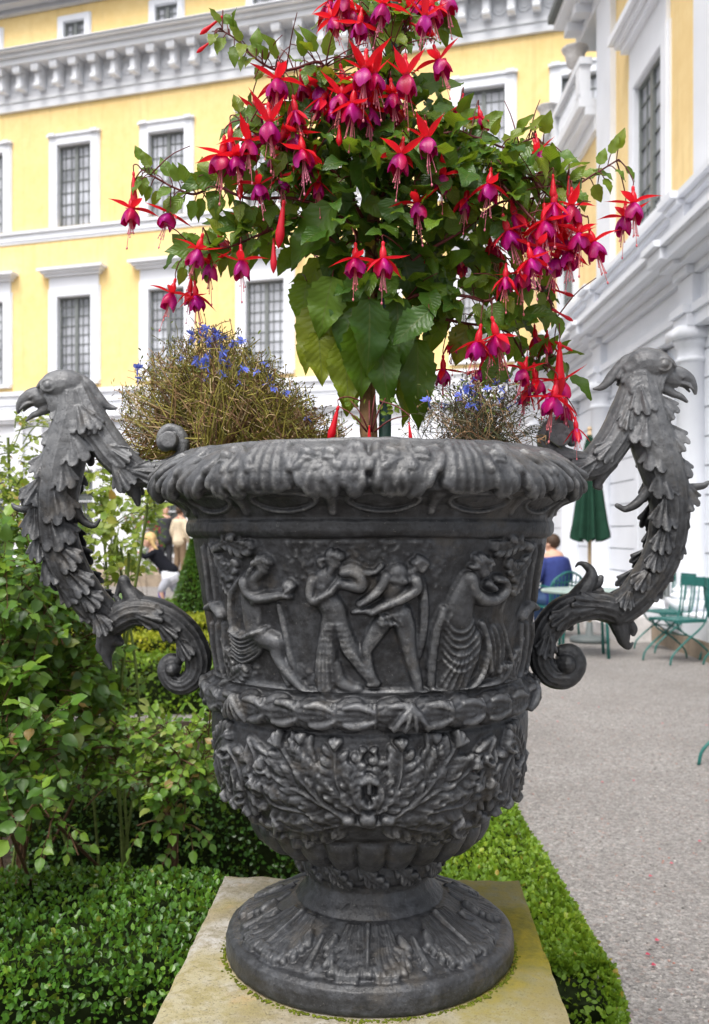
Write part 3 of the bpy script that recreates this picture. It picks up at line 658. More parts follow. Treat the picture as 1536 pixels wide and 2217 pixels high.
# back of the urn repeats the front
back = np.linspace(math.radians(104), math.radians(256), 260)[1:-1]
fb = lambda th: (math.pi - th)
Hb = np.stack([np.interp(fb(back), TH, H[i]) for i in range(NS)])
THa = np.r_[TH, back]; Ha = np.hstack([H, Hb])
def blur(A, k):
    for ax in (0, 1):
        c = np.cumsum(np.pad(A, [(k + 1, k) if a == ax else (0, 0) for a in (0, 1)], 'edge'), axis=ax); n_ = A.shape[ax]
        A = (np.take(c, np.arange(2 * k + 1, 2 * k + 1 + n_), ax) - np.take(c, np.arange(n_), ax)) / (2 * k + 1)
    return A
WEAR_SHADE = np.clip(.42 + (Ha - blur(blur(Ha, 4), 4)) * 260 + (Ha - blur(blur(Ha, 12), 12)) * 18, 0, 1); WEAR_SHADE = .42 + (WEAR_SHADE - .42) * np.where(Zr < .775, .55, 1)[:, None]  # tone from the relief: wear, with crevice shade painted in
rr, zz = Rr[:, None], Zr[:, None]
X = rr * np.sin(THa); Y = -rr * np.cos(THa)
Pn = np.stack([X, Y, zz + 0 * X], -1)
Ha = Ha + .0010 * vnoise(Pn, 40, 1) + .0005 * vnoise(Pn, 110, 2) + .0016 * vnoise(Pn, 12, 3) + .00025 * vnoise(Pn, 260, 4)
dR, dZ = np.gradient(Rr), np.gradient(Zr); nl = np.hypot(dR, dZ); nR, nZ = dZ / nl, -dR / nl
nR = np.convolve(pad(nR), kern, 'valid'); nZ = np.convolve(pad(nZ), kern, 'valid')
Rd = rr + nR[:, None] * Ha; Zd = zz + nZ[:, None] * Ha
P3 = np.stack([Rd * np.sin(THa), -Rd * np.cos(THa), Zd - PED_Z], -1)
urn = empty('urn', (AX, D, PED_Z), 0, 'large dark lead urn with relief figures and two eagle-headed handles on the stone pedestal', 'urn')
nc = len(THa)
def band(name, sa, sb, capz=None):
    i0, i1 = np.searchsorted(Sv, (sa, sb)); i1 = min(i1 + 1, NS); V = P3[i0:i1].reshape(-1, 3); k = i1 - i0
    i = np.arange(k - 1)[:, None] * nc; j = np.arange(nc)[None]; j2 = (j + 1) % nc
    mb = MB(); mb.add(V, np.stack([i + j, i + j2, i + nc + j2, i + nc + j], -1).reshape(-1, 4), 0, WEAR_SHADE[i0:i1].ravel())
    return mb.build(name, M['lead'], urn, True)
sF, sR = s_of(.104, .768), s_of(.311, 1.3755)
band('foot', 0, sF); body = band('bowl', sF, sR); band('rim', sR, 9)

# ---- handles: S-curved stems of acanthus ending in eagle heads
K = D / FPX
def hp(px, py, dy=0.0): return np.array([(px - CX) * K - AX, dy, CZ + (HY - py) * K - PED_Z])
def ht(mb, P, n=12, dy=0.0, cnt=None, flat=None):
    if len(P) == 1: P = [P[0], P[0]]
    Q = cr([(*hp(p[0], p[1], (p[3] if len(p) > 3 else 0) + dy), p[2] * K) for p in P], cnt or 5 * len(P))
    mb.tube(Q[:, :3], Q[:, 3], n, flat=flat, rnd=True)
def hleaf(mb, px, py, ang, L, wd, dy, curl=.25, n=3, th=3.2):
    """A fan-lobed leaf lying on the handle, its scalloped tip lifting away: L, wd in photo pixels, ang the way it points."""
    a = math.radians(ang); d = np.array([math.cos(a), math.sin(a)]); s_ = np.array([-d[1], d[0]]); sy = -1 if dy <= 0 else 1
    L = L * random.uniform(.84, 1.16); wd = wd * random.uniform(.85, 1.12); a += random.uniform(-.16, .16); d = np.array([math.cos(a), math.sin(a)]); s_ = np.array([-d[1], d[0]]); fm = math.radians(34) * wd / 27; nu, nv = 9, 25
    r_ = np.linspace(0, 1, nu)[:, None]; f = np.linspace(-1, 1, nv)[None]
    lob = np.abs(np.cos(f * math.pi * 2.0)) ** .38
    Lf = L * (.76 + .24 * lob) * (1 - .30 * f ** 2)
    rr = r_ * Lf; w0 = wd * .30 * f
    u = rr * np.cos(f * fm) - L * .12; v = rr * np.sin(f * fm) * 1.05 + w0
    lift = .0015 + .0055 * r_ ** .7 + curl * L * K * .60 * np.clip(r_ - .45, 0, 1) ** 1.6 * 2 + .0035 * (lob - .5) * np.clip(r_ * 1.6, 0, 1) + .0035 * np.exp(-(f / .10) ** 2) * (1 - r_ * .6) - .0022 * (np.abs(np.sin(f * math.pi * 2)) ** 6) * r_ + .0016 * np.sin(px + f * 5 + r_ * 4) - (v * K) ** 2 / .055
    X = px + d[0] * u + s_[0] * v; Yp = py + d[1] * u + s_[1] * v
    def sheet(off): return np.stack([(X - CX) * K - AX, dy + sy * (lift + off), CZ + (HY - Yp) * K - PED_Z], -1).reshape(-1, 3)
    th_ = .0055
    T_, B2 = sheet(0), sheet(-th_); m = nu * nv
    i = np.arange(nu - 1)[:, None] * nv; j = np.arange(nv - 1)[None]; F = np.stack([i + j, i + j + 1, i + nv + j + 1, i + nv + j], -1).reshape(-1, 4)
    ring = np.r_[np.arange(nv), np.arange(1, nu) * nv + nv - 1, np.arange(nv - 2, -1, -1) + (nu - 1) * nv, np.arange(nu - 2, 0, -1) * nv]; r2 = np.roll(ring, -1)
    Fs = np.stack([ring, r2, r2 + m, ring + m], -1)
    if sy > 0: mb.add(np.vstack([T_, B2]), [F, F[:, ::-1] + m, Fs[:, ::-1]])
    else: mb.add(np.vstack([T_, B2]), [F[:, ::-1], F + m, Fs])
def grooves(mb, P, offs, r=3.2, dyk=.8):
    """Raised flutes along the camera side (and the back) of a stem."""
    C = cr([(p[0], p[1], p[2]) for p in P], 30); T = np.gradient(C[:, :2], axis=0); T /= np.linalg.norm(T, axis=1)[:, None]
    for o in offs:
        for sg in (-1, 1):
            Q = [(*hp(c[0] - t[1] * o * c[2], c[1] + t[0] * o * c[2], sg * math.sqrt(max(.05, 1 - o * o)) * c[2] * K * .97), r * K * (.5 + .5 * c[2] / C[:, 2].max())) for c, t in zip(C, T)]
            Q = np.array(Q); mb.tube(Q[:, :3], Q[:, 3], 6, rnd=True)
def eagle(mb, hx, hy, s, sc=1.0):
    """Head at (hx, hy), s = -1 looks left, +1 right."""
    q = lambda x, y: (hx + s * x * sc, hy + y * sc)
    def tb(P, dy=0, **k): ht(mb, [(*q(p[0], p[1]), p[2] * sc, *p[3:]) for p in P], dy=dy, **k)
    tb([(-48, 8, 26), (-20, -4, 38), (8, -2, 37), (26, 6, 30)], n=18)
    tb([(14, 8, 27), (34, 20, 24), (52, 26, 19)], n=14)
    tb([(30, 14, 17), (55, 14, 18), (78, 24, 15), (92, 40, 9), (96, 56, 3.5)], n=12)              # upper beak, hooked
    tb([(22, 40, 15), (46, 55, 9), (64, 63, 6.5), (78, 74, 3.5)], n=10)                              # lower beak
    for z in (-1, 1):
        e = z * 30 * K * sc
        tb([(2, -12, 6), (18, -17, 7), (34, -10, 6), (44, 2, 4)], dy=e * .86)                       # brow
        tb([(-8, 4, 4), (2, 12, 4), (14, 13, 4)], dy=e * .95)
        mb.ball(hp(*q(18, -1), e * 1.0), 11 * K * sc, 16); tb([(18 + 15 * math.cos(u), -1 + 13 * math.sin(u), 3.2) for u in np.linspace(0, 6.0, 14)], dy=e * 1.12)
        tb([(50, 18, 5), (64, 24, 4)], dy=z * 15 * K * sc)
        tb([(28, 32, 5), (50, 34, 4), (74, 38, 3.5), (88, 50, 2.5)], dy=z * 12 * K * sc)
        for k in range(5):                                                                         # crest feathers falling back
            yy = -26 + k * 15
            tb([(-8 - k * 5, yy, 6.5), (-34 - k * 3, yy + 12, 7.5), (-58 + k * 2, yy + 32 - k * 2, 7), (-74 + k * 7, yy + 50 - k * 5, 4)], dy=e * (.35 + .16 * k))
        for k in range(4): tb([(-2 + 9 * k, 22, 5), (-8 + 8 * k, 38, 6), (-6 + 7 * k, 52, 4)], dy=e * .8)
    tb([(-20, -30, 9), (-52, -16, 13), (-80, 14, 12), (-104, 40, 8), (-124, 46, 3)], n=12)
def hdisp(co): return .0010 * vnoise(co, 45, 5) + .0005 * vnoise(co, 120, 6)

# left handle
def wear_shade_attr(o):  # handle tone by curvature: wear with painted crevice shade and ridge highlight
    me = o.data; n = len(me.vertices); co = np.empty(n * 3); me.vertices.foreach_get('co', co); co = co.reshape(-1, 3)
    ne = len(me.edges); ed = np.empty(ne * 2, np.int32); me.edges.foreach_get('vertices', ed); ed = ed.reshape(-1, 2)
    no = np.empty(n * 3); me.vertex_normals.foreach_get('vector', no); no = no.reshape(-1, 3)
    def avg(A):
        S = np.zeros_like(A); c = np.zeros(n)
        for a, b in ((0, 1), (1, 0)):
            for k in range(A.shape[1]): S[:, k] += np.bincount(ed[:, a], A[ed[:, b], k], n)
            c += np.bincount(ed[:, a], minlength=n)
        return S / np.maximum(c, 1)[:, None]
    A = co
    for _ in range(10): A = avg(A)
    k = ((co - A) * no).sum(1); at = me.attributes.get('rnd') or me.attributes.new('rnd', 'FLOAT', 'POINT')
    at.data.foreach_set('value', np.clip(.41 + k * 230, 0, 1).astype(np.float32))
mb = MB()
C = [(158, 850, 34), (160, 895, 40), (150, 945, 45), (138, 1000, 47), (128, 1060, 45), (124, 1120, 43), (132, 1180, 42), (152, 1235, 42), (184, 1285, 40), (218, 1325, 37), (248, 1350, 32)]
ht(mb, C, 20); S_ = [(172, 848, 30), (196, 905, 36), (228, 955, 37), (262, 998, 36), (300, 1024, 31), (340, 1022, 23), (372, 1006, 17), (394, 982, 13), (399, 956, 12), (388, 934, 11), (368, 927, 10), (352, 938, 10), (348, 955, 9)]
ht(mb, S_, 20); mb.ball(hp(358, 960), 17 * K, 16, (1, 2.0, 1)); ht(mb, [(270, 1030, 26), (290, 1060, 15), (300, 1092, 5)])
mb.tube([hp(372, 955, -.030), hp(372, 955, .030)], [36 * K * .5] * 2, 16)
grooves(mb, S_[:9], (-.55, -.1, .35, .7)); grooves(mb, C, (-.6, .1, .62))
B_ = [(240, 1350, 32), (285, 1325, 33), (330, 1326, 34), (375, 1346, 33), (412, 1382, 31), (430, 1425, 29), (424, 1462, 26), (398, 1482, 23), (370, 1474, 20), (358, 1450, 17), (368, 1430, 15), (385, 1430, 14)]
ht(mb, B_, 18); mb.ball(hp(376, 1446), 17 * K, 14, (1, 2.1, 1)); grooves(mb, B_[:10], (-.75, -.4, 0, .4, .75), 2.8)
ht(mb, [(318, 1330, 26), (292, 1300, 24), (274, 1272, 14), (268, 1255, 13)]); ht(mb, [(262, 1262, 8), (252, 1290, 5)]); ht(mb, [(300, 1300, 12), (268, 1310, 8), (250, 1290, 5)])
ht(mb, [(240, 1360, 26), (236, 1395, 17), (232, 1420, 11), (240, 1448, 4)]); ht(mb, [(222, 1370, 12), (216, 1400, 8), (220, 1415, 4)]); ht(mb, [(250, 1385, 18), (262, 1392, 8)])
ht(mb, [(85, 1085, 16), (62, 1102, 9), (40, 1100, 6), (32, 1092, 4)], dy=-.01); ht(mb, [(160, 1100, 14), (182, 1128, 10), (204, 1138, 7), (216, 1125, 4)])
ht(mb, [(150, 900, 14), (138, 930, 7), (128, 948, 4)])
for k, (x, y, a, L, wd) in enumerate([(150, 868, 100, 60, 26), (182, 890, 80, 74, 32), (135, 925, 112, 72, 27), (165, 950, 86, 78, 30), (112, 985, 118, 72, 28), (148, 1005, 96, 80, 30), (92, 1045, 112, 76, 28), (132, 1062, 88, 82, 30), (84, 1108, 96, 74, 28), (126, 1128, 80, 80, 30), (92, 1165, 82, 70, 27), (140, 1185, 62, 74, 28), (110, 1215, 66, 70, 26), (165, 1238, 48, 72, 27), (142, 1262, 52, 66, 25), (196, 1284, 40, 60, 24), (180, 1305, 46, 58, 23), (222, 1330, 60, 50, 20)]):
    inner = k % 2
    for sg in (-1, 1): hleaf(mb, x, y, a + random.uniform(-5, 5), L, wd, sg * (.030 if inner else .016), .28 if not inner else .22)
for (x, y, a, L, wd) in [(200, 900, 60, 62, 22), (250, 975, 40, 62, 24), (300, 1020, 15, 60, 22), (262, 1015, 60, 66, 22)]:
    for sg in (-1, 1): hleaf(mb, x, y, a, L, wd, sg * .026, .12)
for (x, y, a, L, wd) in [(300, 1325, 5, 66, 22), (350, 1345, 40, 66, 22), (395, 1385, 68, 60, 20)]:
    for sg in (-1, 1): hleaf(mb, x, y, a, L, wd, sg * .022, .08)
eagle(mb, 132, 840, -1, .96)
wear_shade_attr(remesh(mb, 'handle', M['lead'], urn, .0016, 2, hdisp))
# right handle
mb = MB()
C = [(1385, 810, 34), (1390, 860, 42), (1402, 915, 47), (1420, 975, 49), (1440, 1035, 47), (1450, 1095, 43), (1446, 1155, 41), (1430, 1210, 41), (1402, 1258, 40), (1370, 1298, 38), (1335, 1325, 35)]
ht(mb, C, 20); S_ = [(1380, 820, 30), (1362, 875, 34), (1342, 930, 38), (1312, 978, 38), (1276, 1008, 34), (1240, 1002, 28), (1206, 986, 26), (1186, 958, 24), (1186, 932, 17), (1204, 914, 13), (1228, 918, 12), (1240, 938, 11), (1238, 958, 10)]
ht(mb, S_, 20); mb.ball(hp(1218, 942), 19 * K, 16, (1, 2.1, 1)); ht(mb, [(1312, 1000, 28), (1300, 1030, 16), (1292, 1052, 9)]); ht(mb, [(1290, 1050, 8), (1300, 1056, 7)])
mb.tube([hp(1204, 945, -.030), hp(1204, 945, .030)], [.020] * 2, 16)
grooves(mb, S_[:8], (-.7, -.3, .15, .55)); grooves(mb, C, (-.6, -.1, .6))
B_ = [(1345, 1325, 33), (1300, 1312, 32), (1258, 1312, 34), (1218, 1328, 34), (1186, 1360, 32), (1172, 1402, 28), (1176, 1440, 27), (1198, 1464, 26), (1228, 1464, 26), (1246, 1440, 24), (1238, 1414, 20), (1216, 1410, 16)]
ht(mb, B_, 18); mb.ball(hp(1224, 1436), 24 * K, 14, (1, 1.7, 1)); grooves(mb, B_[:9], (-.75, -.4, 0, .4, .75), 2.8)
ht(mb, [(1225, 1320, 18), (1255, 1290, 22), (1275, 1262, 18), (1280, 1238, 11), (1268, 1224, 7), (1254, 1220, 4), (1246, 1228, 3)]); ht(mb, [(1278, 1270, 12), (1296, 1262, 9), (1302, 1250, 6)]); ht(mb, [(1282, 1285, 10), (1302, 1278, 7)])
ht(mb, [(1340, 1340, 26), (1346, 1368, 19), (1352, 1390, 12), (1362, 1402, 5), (1370, 1392, 3)]); ht(mb, [(1360, 1345, 12), (1372, 1362, 9), (1372, 1374, 5)]); ht(mb, [(1205, 1372, 12), (1222, 1356, 9), (1238, 1360, 6)])
ht(mb, [(1478, 1062, 15), (1500, 1056, 9), (1520, 1052, 7), (1530, 1044, 4)], dy=-.008); ht(mb, [(1405, 1060, 13), (1380, 1088, 11), (1355, 1102, 8), (1336, 1094, 5)])
for k, (x, y, a, L, wd) in enumerate([(1376, 850, 82, 62, 28), (1420, 868, 66, 60, 26), (1388, 905, 88, 70, 28), (1432, 925, 68, 70, 26), (1410, 965, 78, 72, 28), (1452, 990, 66, 68, 27), (1424, 1028, 82, 74, 28), (1468, 1050, 78, 66, 26), (1430, 1090, 96, 66, 26), (1470, 1105, 96, 66, 26), (1428, 1145, 106, 62, 24), (1464, 1160, 108, 64, 25), (1412, 1196, 118, 58, 23), (1446, 1212, 122, 60, 24), (1388, 1240, 128, 56, 22), (1420, 1256, 132, 56, 23), (1352, 1282, 110, 50, 21), (1384, 1296, 132, 50, 22)]):
    for sg in (-1, 1): hleaf(mb, x, y, a + random.uniform(-5, 5), L, wd, sg * (.030 if k % 2 == 0 else .016), .2)
for (x, y, a, L, wd) in [(1355, 890, 112, 66, 22), (1318, 965, 130, 60, 22), (1275, 1002, 160, 62, 22)]:
    for sg in (-1, 1): hleaf(mb, x, y, a, L, wd, sg * .026, .1)
for (x, y, a, L, wd) in [(1290, 1310, 178, 66, 22), (1225, 1326, 140, 60, 22), (1184, 1370, 110, 60, 20)]:
    for sg in (-1, 1): hleaf(mb, x, y, a, L, wd, sg * .022, .08)
eagle(mb, 1410, 796, 1, 1.0)
wear_shade_attr(remesh(mb, 'handle', M['lead'], urn, .0016, 2, hdisp))

# potting soil
mb = MB(); n = 60; a = np.arange(n) * 2 * math.pi / n
for k, r_ in enumerate(np.linspace(.02, .298, 16)):
    pass
rad = np.linspace(0.004, .300, 18); G = np.stack([rad[:, None] * np.cos(a), rad[:, None] * np.sin(a), np.zeros((18, n))], -1); G[..., 2] = 1.452 + .008 * vnoise(G, 30, 9)
i = np.arange(17)[:, None] * n; j = np.arange(n)[None]; j2 = (j + 1) % n
mb.add(G.reshape(-1, 3) + [AX, D, 0], np.stack([i + j, i + j2, i + n + j2, i + n + j], -1).reshape(-1, 4)); so = mb.build('potting_soil', M['soil'], None, True); tag(so, kind='stuff', label='dark potting soil filling the urn', cat='soil')

# pedestal
ped = empty('pedestal', (AX - .004, D + .012, 0), math.radians(-2.4), 'lichen-stained square stone pedestal under the lead urn', 'pedestal')
def slab(name, hw, z0, z1, seed, bev=.006, nn=40):
    mb = MB(); bm_ = []
    g = np.linspace(-hw, hw, nn)
    # top surface with worn edges
    XX, YY = np.meshgrid(g, g); ed = np.minimum(hw - abs(XX), hw - abs(YY)); P = np.stack([XX, YY, np.full_like(XX, z1)], -1)
    P[..., 2] += .0012 * vnoise(P, 25, seed) - .004 * np.clip(1 - ed / .010, 0, 1) ** 2 * (1 + vnoise(P, 60, seed + 1))
    e = ed < 1e-6; P[..., 0] += np.where(e, .0011 * vnoise(P, 40, seed + 2), 0); P[..., 1] += np.where(e, .0011 * vnoise(P, 40, seed + 3), 0)
    i = np.arange(nn - 1)[:, None] * nn; j = np.arange(nn - 1)[None]
    mb.add(P.reshape(-1, 3), np.stack([i + j, i + j + 1, i + nn + j + 1, i + nn + j], -1).reshape(-1, 4))
    ring = np.concatenate([P[0, :], P[1:, -1], P[-1, -2::-1], P[-2:0:-1, 0]]); lo = ring.copy(); lo[:, 2] = z0; k = len(ring); q = np.arange(k); q2 = (q + 1) % k
    mb.add(np.vstack([ring, lo]), np.stack([q, q + k, q2 + k, q2], -1)); return mb.build(name, M['stone'], ped, True)
slab('cap_slab', .305, PED_Z - .075, PED_Z, 1)
mb = MB(); mb.box(-.27, .285, -.27, .27, .10, PED_Z - .075); mb.build('shaft', M['white2'], ped); mb = MB(); mb.box(-.31, .31, -.31, .31, -.02, .10); mb.build('plinth', M['stone'], ped)
# a thin rim of moss under the urn's edge
mb = MB(); 
for _ in range(900):
    a_ = random.uniform(0, 2 * math.pi); r_ = .246 + abs(random.gauss(0, .004)); mb.ball((AX + r_ * math.sin(a_), D - r_ * math.cos(a_), PED_Z + .001), random.uniform(.0012, .0032), 6, (1, 1, .5))
mo = mb.build('moss', M['moss'], None, True); tag(mo, kind='stuff', label='thin line of green moss along the foot of the urn', cat='moss')
# ================================================================= LEAVES
def leaf_tmpl(n=9, teeth=0, fold=.25, curl=.15, seed=0, wide=.5):
    """Grid leaf, base at v=0, tip at v=1: returns local verts (u, v, w), faces, luv."""
    r = np.random.default_rng(seed); V = []; U = []
    vs = np.linspace(0, 1, n)
    us = np.array([-1, -.5, 0, .5, 1.])
    for k, v in enumerate(vs):
        wd = wide * (math.sin(math.pi * min(1, v ** .72)) ** .85) * (1 - .12 * v) if 0 < v < 1 else 0.0
        if teeth and 0 < k < n - 1: wd *= 1 + (.07 if k % 2 else -.06)
        for u in us:
            wv = (.045 * math.sin(v * 9 + seed) + .03 * math.sin(v * 17 + seed * 2 + u)) * abs(u) + .05 * math.sin(seed * 3 + v * 3) * u
            V.append((u * wd, v - (.03 if teeth and k % 2 and abs(u) == 1 else 0), fold * abs(u) * wd - curl * v * v + wv)); U.append((u, v, 0))
    V = np.array(V); U = np.array(U); m = 5
    i = np.arange(n - 1)[:, None] * m; j = np.arange(m - 1)[None]
    return V, np.stack([i + j, i + j + 1, i + m + j + 1, i + m + j], -1).reshape(-1, 4), U
TINY = (np.array([(0, 0, 0), (-.30, .33, .08), (0, .33, 0), (.30, .33, .08), (-.27, .72, .07), (0, .72, .0), (.27, .72, .07), (0, 1, -.02)]),
        np.array([[0, 2, 1, 1], [0, 3, 2, 2], [1, 2, 5, 4], [2, 3, 6, 5], [4, 5, 7, 7], [5, 6, 7, 7]]), None)
def tiny_faces(): return [np.array([[0, 2, 1], [0, 3, 2], [4, 5, 7], [5, 6, 7]]), np.array([[1, 2, 5, 4], [2, 3, 6, 5]])]
def nrmz(a): return a / (np.linalg.norm(a, axis=-1, keepdims=True) + 1e-9)
def scatter(mb, tm, C, dirs, nrm, L, W, rnd, m=0):
    """Instances of the leaf template tm, merged: base C, growing along dirs, facing nrm."""
    V, F, U = tm; C = np.asarray(C, float); dirs = nrmz(np.asarray(dirs, float)); side = nrmz(np.cross(dirs, nrm)); up = np.cross(side, dirs)
    L = np.broadcast_to(L, (len(C),))[:, None, None]; W = np.broadcast_to(W, (len(C),))[:, None, None]
    P = C[:, None] + L * (V[None, :, 1, None] * dirs[:, None] + W * V[None, :, 0, None] * side[:, None] + V[None, :, 2, None] * up[:, None])
    k = len(V); off = (np.arange(len(C)) * k)[:, None, None]
    Fs = [(f[None] + off).reshape(-1, f.shape[1]) for f in (F if isinstance(F, list) else [F])]
    mb.add(P.reshape(-1, 3), Fs, m, np.repeat(np.broadcast_to(rnd, (len(C),)), k), None if U is None else np.tile(U, (len(C), 1)))
TINYT = (TINY[0], tiny_faces(), None)
rdir = lambda n: nrmz(rng.normal(size=(n, 3)))
SUNW = np.array([0, 0, 1.])

# ================================================================= FUCHSIA
fu = empty('fuchsia_plant', (AX, D, 1.452), 0, 'standard fuchsia with scarlet and purple hanging flowers growing out of the urn', 'plant')
FO = np.array([AX, D, 1.452])
L2 = lambda P: np.asarray(P) - FO
def f3(px, py, dy=0.0): return WP(px, py, D + dy)
T_BIG = [leaf_tmpl(17, 1, .22, .22, s, .34) for s in range(4)]
T_MID = [leaf_tmpl(9, 1, .25, .22, s, .33) for s in range(5)]
fol = MB(); tw = MB()
def one_leaf(base, tip, width, facing=None, rnd=None, tm=None, mb=None, curl=None):
    b = np.asarray(base); d = np.asarray(tip) - b; L = np.linalg.norm(d)
    n = np.array([random.uniform(-.5, .5), -1, random.uniform(.1, .9)]) if facing is None else np.asarray(facing, float)
    scatter(mb or fol, tm or random.choice(T_MID), [b], [d], nrmz(np.array([n])), L, width / (.66 * L) if width else 1.0, random.random() * .9 if rnd is None else rnd)
def petiole(a, b, r=.0009):
    a, b = np.asarray(a), np.asarray(b); m_ = (a + b) / 2 + [0, 0, .003]; tw.tube(cr([a, m_, b], 5) - FO, [r * 1.1, r, r, r, r * .9], 5)
# big hand-placed leaves (base px, tip px, width px, depth offset, colour)
for bx, by, tx, ty, wd, dy, c in [
    (722, 445, 618, 572, 92, -.10, .50), (800, 648, 806, 808, 92, -.10, .30), (775, 632, 735, 760, 90, -.07, .35), (700, 660, 650, 800, 84, -.03, .94), (735, 690, 726, 845, 82, -.02, .93),
    (905, 735, 905, 930, 80, -.02, .45), (880, 760, 884, 925, 60, .02, .85), (665, 610, 650, 700, 70, .0, .72), (750, 790, 762, 900, 60, .03, .94), (690, 560, 640, 700, 74, .04, .85),
    (930, 672, 852, 738, 66, -.10, .38), (780, 342, 795, 428, 62, -.10, .25), (735, 395, 745, 470, 50, -.09, .22), (852, 430, 838, 482, 56, -.12, .35), (795, 600, 742, 650, 60, -.09, .45),
    (845, 590, 848, 650, 36, -.08, .55), (990, 355, 1035, 400, 56, -.10, .20), (905, 390, 930, 425, 40, -.08, .30), (870, 545, 895, 640, 84, -.04, .10), (945, 600, 950, 690, 80, -.03, .08),
    (1070, 480, 1112, 520, 50, -.10, .30), (1175, 650, 1188, 715, 44, -.02, .55), (1040, 590, 1060, 660, 54, 0, .25), (1090, 640, 1130, 690, 60, .0, .2), (1085, 785, 1050, 835, 66, .0, .5), (1010, 700, 990, 790, 66, .0, .97),
    (945, 30, 970, 92, 34, -.05, .40), (748, 740, 752, 880, 78, -.05, .88), (825, 730, 838, 880, 74, -.06, .45), (780, 700, 785, 860, 84, -.08, .6), (690, 720, 700, 830, 70, -.05, .93), (860, 650, 868, 800, 80, -.06, .3), (720, 600, 690, 730, 84, -.08, .7), (760, 560, 700, 640, 70, .02, .45), (715, 600, 690, 720, 76, .01, .8), (840, 640, 880, 760, 74, .02, .3), (860, 700, 862, 850, 66, .05, .6), (770, 720, 776, 850, 60, .05, .9), (820, 560, 830, 690, 80, .02, .15), (905, 560, 930, 680, 80, .04, .2), (960, 640, 925, 780, 70, .05, .4), (690, 480, 640, 560, 70, .0, .3), (735, 520, 700, 600, 66, -.03, .35), (640, 540, 600, 590, 50, .0, .6), (930, 460, 960, 540, 66, .0, .15), (1010, 520, 1040, 600, 60, .02, .2),
    (540, 420, 530, 345, 44, -.05, .55), (460, 580, 455, 480, 60, -.02, .72), (410, 520, 380, 520, 40, 0, .72), (405, 575, 370, 575, 34, 0, .72),
    (560, 480, 590, 430, 40, -.04, .45), (640, 470, 590, 520, 46, -.06, .3), (580, 520, 575, 570, 40, 0, .6), (650, 250, 700, 215, 44, -.08, .15), (735, 240, 700, 275, 40, -.05, .3), (800, 790, 850, 860, 46, .03, .1)]:
    a, b = f3(bx, by, dy), f3(tx, ty, dy + random.uniform(-.02, .01)); wdt = wd * K
    one_leaf(L2(a), L2(b), wdt, [random.uniform(-.35, .35), -1, random.uniform(.1, .55)], c, random.choice(T_BIG)); petiole(a, a + np.array([random.uniform(-.01, .02), .025, .02]))
# branches (px, py, depth offset); leaves and flowers hang from them
BR = [[(812, 420, 0), (760, 250, -.03), (715, 170, -.08), (690, 135, -.10), (640, 148, -.11), (600, 152, -.12), (555, 128, -.13), (515, 88, -.13), (482, 66, -.13)],
      [(812, 560, 0), (740, 470, -.05), (640, 430, -.07), (540, 430, -.08), (470, 405, -.08), (420, 420, -.08), (375, 405, -.08), (330, 380, -.08), (308, 368, -.08)],
      [(812, 620, 0), (720, 520, -.03), (640, 480, -.05), (570, 505, -.06), (510, 530, -.07), (450, 545, -.07), (395, 560, -.07)],
      [(812, 520, 0), (730, 380, -.06), (650, 330, -.10), (570, 300, -.12), (520, 260, -.12)],
      [(815, 350, 0), (840, 200, -.05), (842, 120, -.06), (850, 80, -.06), (880, 60, -.05)],
      [(815, 300, 0), (860, 120, 0), (900, 40, 0), (960, -30, 0)], [(812, 300, 0), (770, 120, 0), (740, 20, -.02), (700, -40, -.03)],
      [(815, 520, 0), (900, 420, -.06), (990, 380, -.09), (1080, 390, -.09), (1150, 385, -.09), (1230, 405, -.09), (1290, 375, -.09), (1340, 345, -.09)],
      [(815, 450, 0), (880, 340, -.04), (960, 290, -.06), (1040, 300, -.06), (1100, 320, -.05), (1165, 300, -.05), (1190, 370, -.06)],
      [(815, 640, 0), (900, 560, -.04), (1000, 500, -.06), (1080, 440, -.08), (1150, 430, -.09), (1200, 400, -.09)],
      [(815, 700, 0), (900, 640, -.03), (1000, 640, -.04), (1060, 650, -.05), (1130, 600, -.07), (1180, 640, -.05), (1210, 690, -.04)],
      [(815, 730, 0), (920, 690, 0), (1010, 700, .0), (1100, 720, .0), (1150, 790, 0), (1200, 770, .0)],
      [(815, 560, 0), (880, 500, .08), (980, 440, .16), (1060, 420, .2)], [(812, 500, 0), (740, 420, .10), (640, 380, .18), (580, 350, .2)], [(815, 640, 0), (900, 560, .1), (1020, 560, .2), (1130, 560, .22)],
      [(812, 680, 0), (740, 620, .08), (690, 560, .15), (650, 520, .2)], [(815, 420, 0), (830, 300, .10), (850, 240, .16)], [(1080, 390, -.09), (1140, 460, -.12), (1180, 500, -.13)], [(1150, 385, -.09), (1210, 440, -.12), (1270, 470, -.12)]]
BC = []
for B in BR:
    Cq = cr([f3(*p) for p in B], 9 * len(B)); BC.append(Cq); k = len(Cq)
    tw.tube(Cq + .0006 * vnoise(Cq, 60, 4)[:, None] - FO, np.linspace(.0034, .0012, k), 7)
    if len(B) > 4:                                      # opposite leaves along the outer part
        for q in range(k // 4, k, 4):
            t_ = nrmz(Cq[min(q + 1, k - 1)] - Cq[q - 1])
            for sg in (-1, 1):
                if random.random() < .12: continue
                L = random.uniform(.030, .046) * (1.15 - .35 * q / k); o = np.array([random.uniform(-.4, .4), random.uniform(-.8, .3), sg * random.uniform(.5, 1.2)]) + t_ * .4
                s_ = Cq[q]; e = s_ + nrmz(o) * random.uniform(.010, .020); petiole(s_, e)
                o2 = nrmz(o + [0, 0, -.25]); one_leaf(L2(e), L2(e + o2 * L), L * random.uniform(.55, .72), None, random.uniform(.58, .93))
PTS = np.vstack(BC)
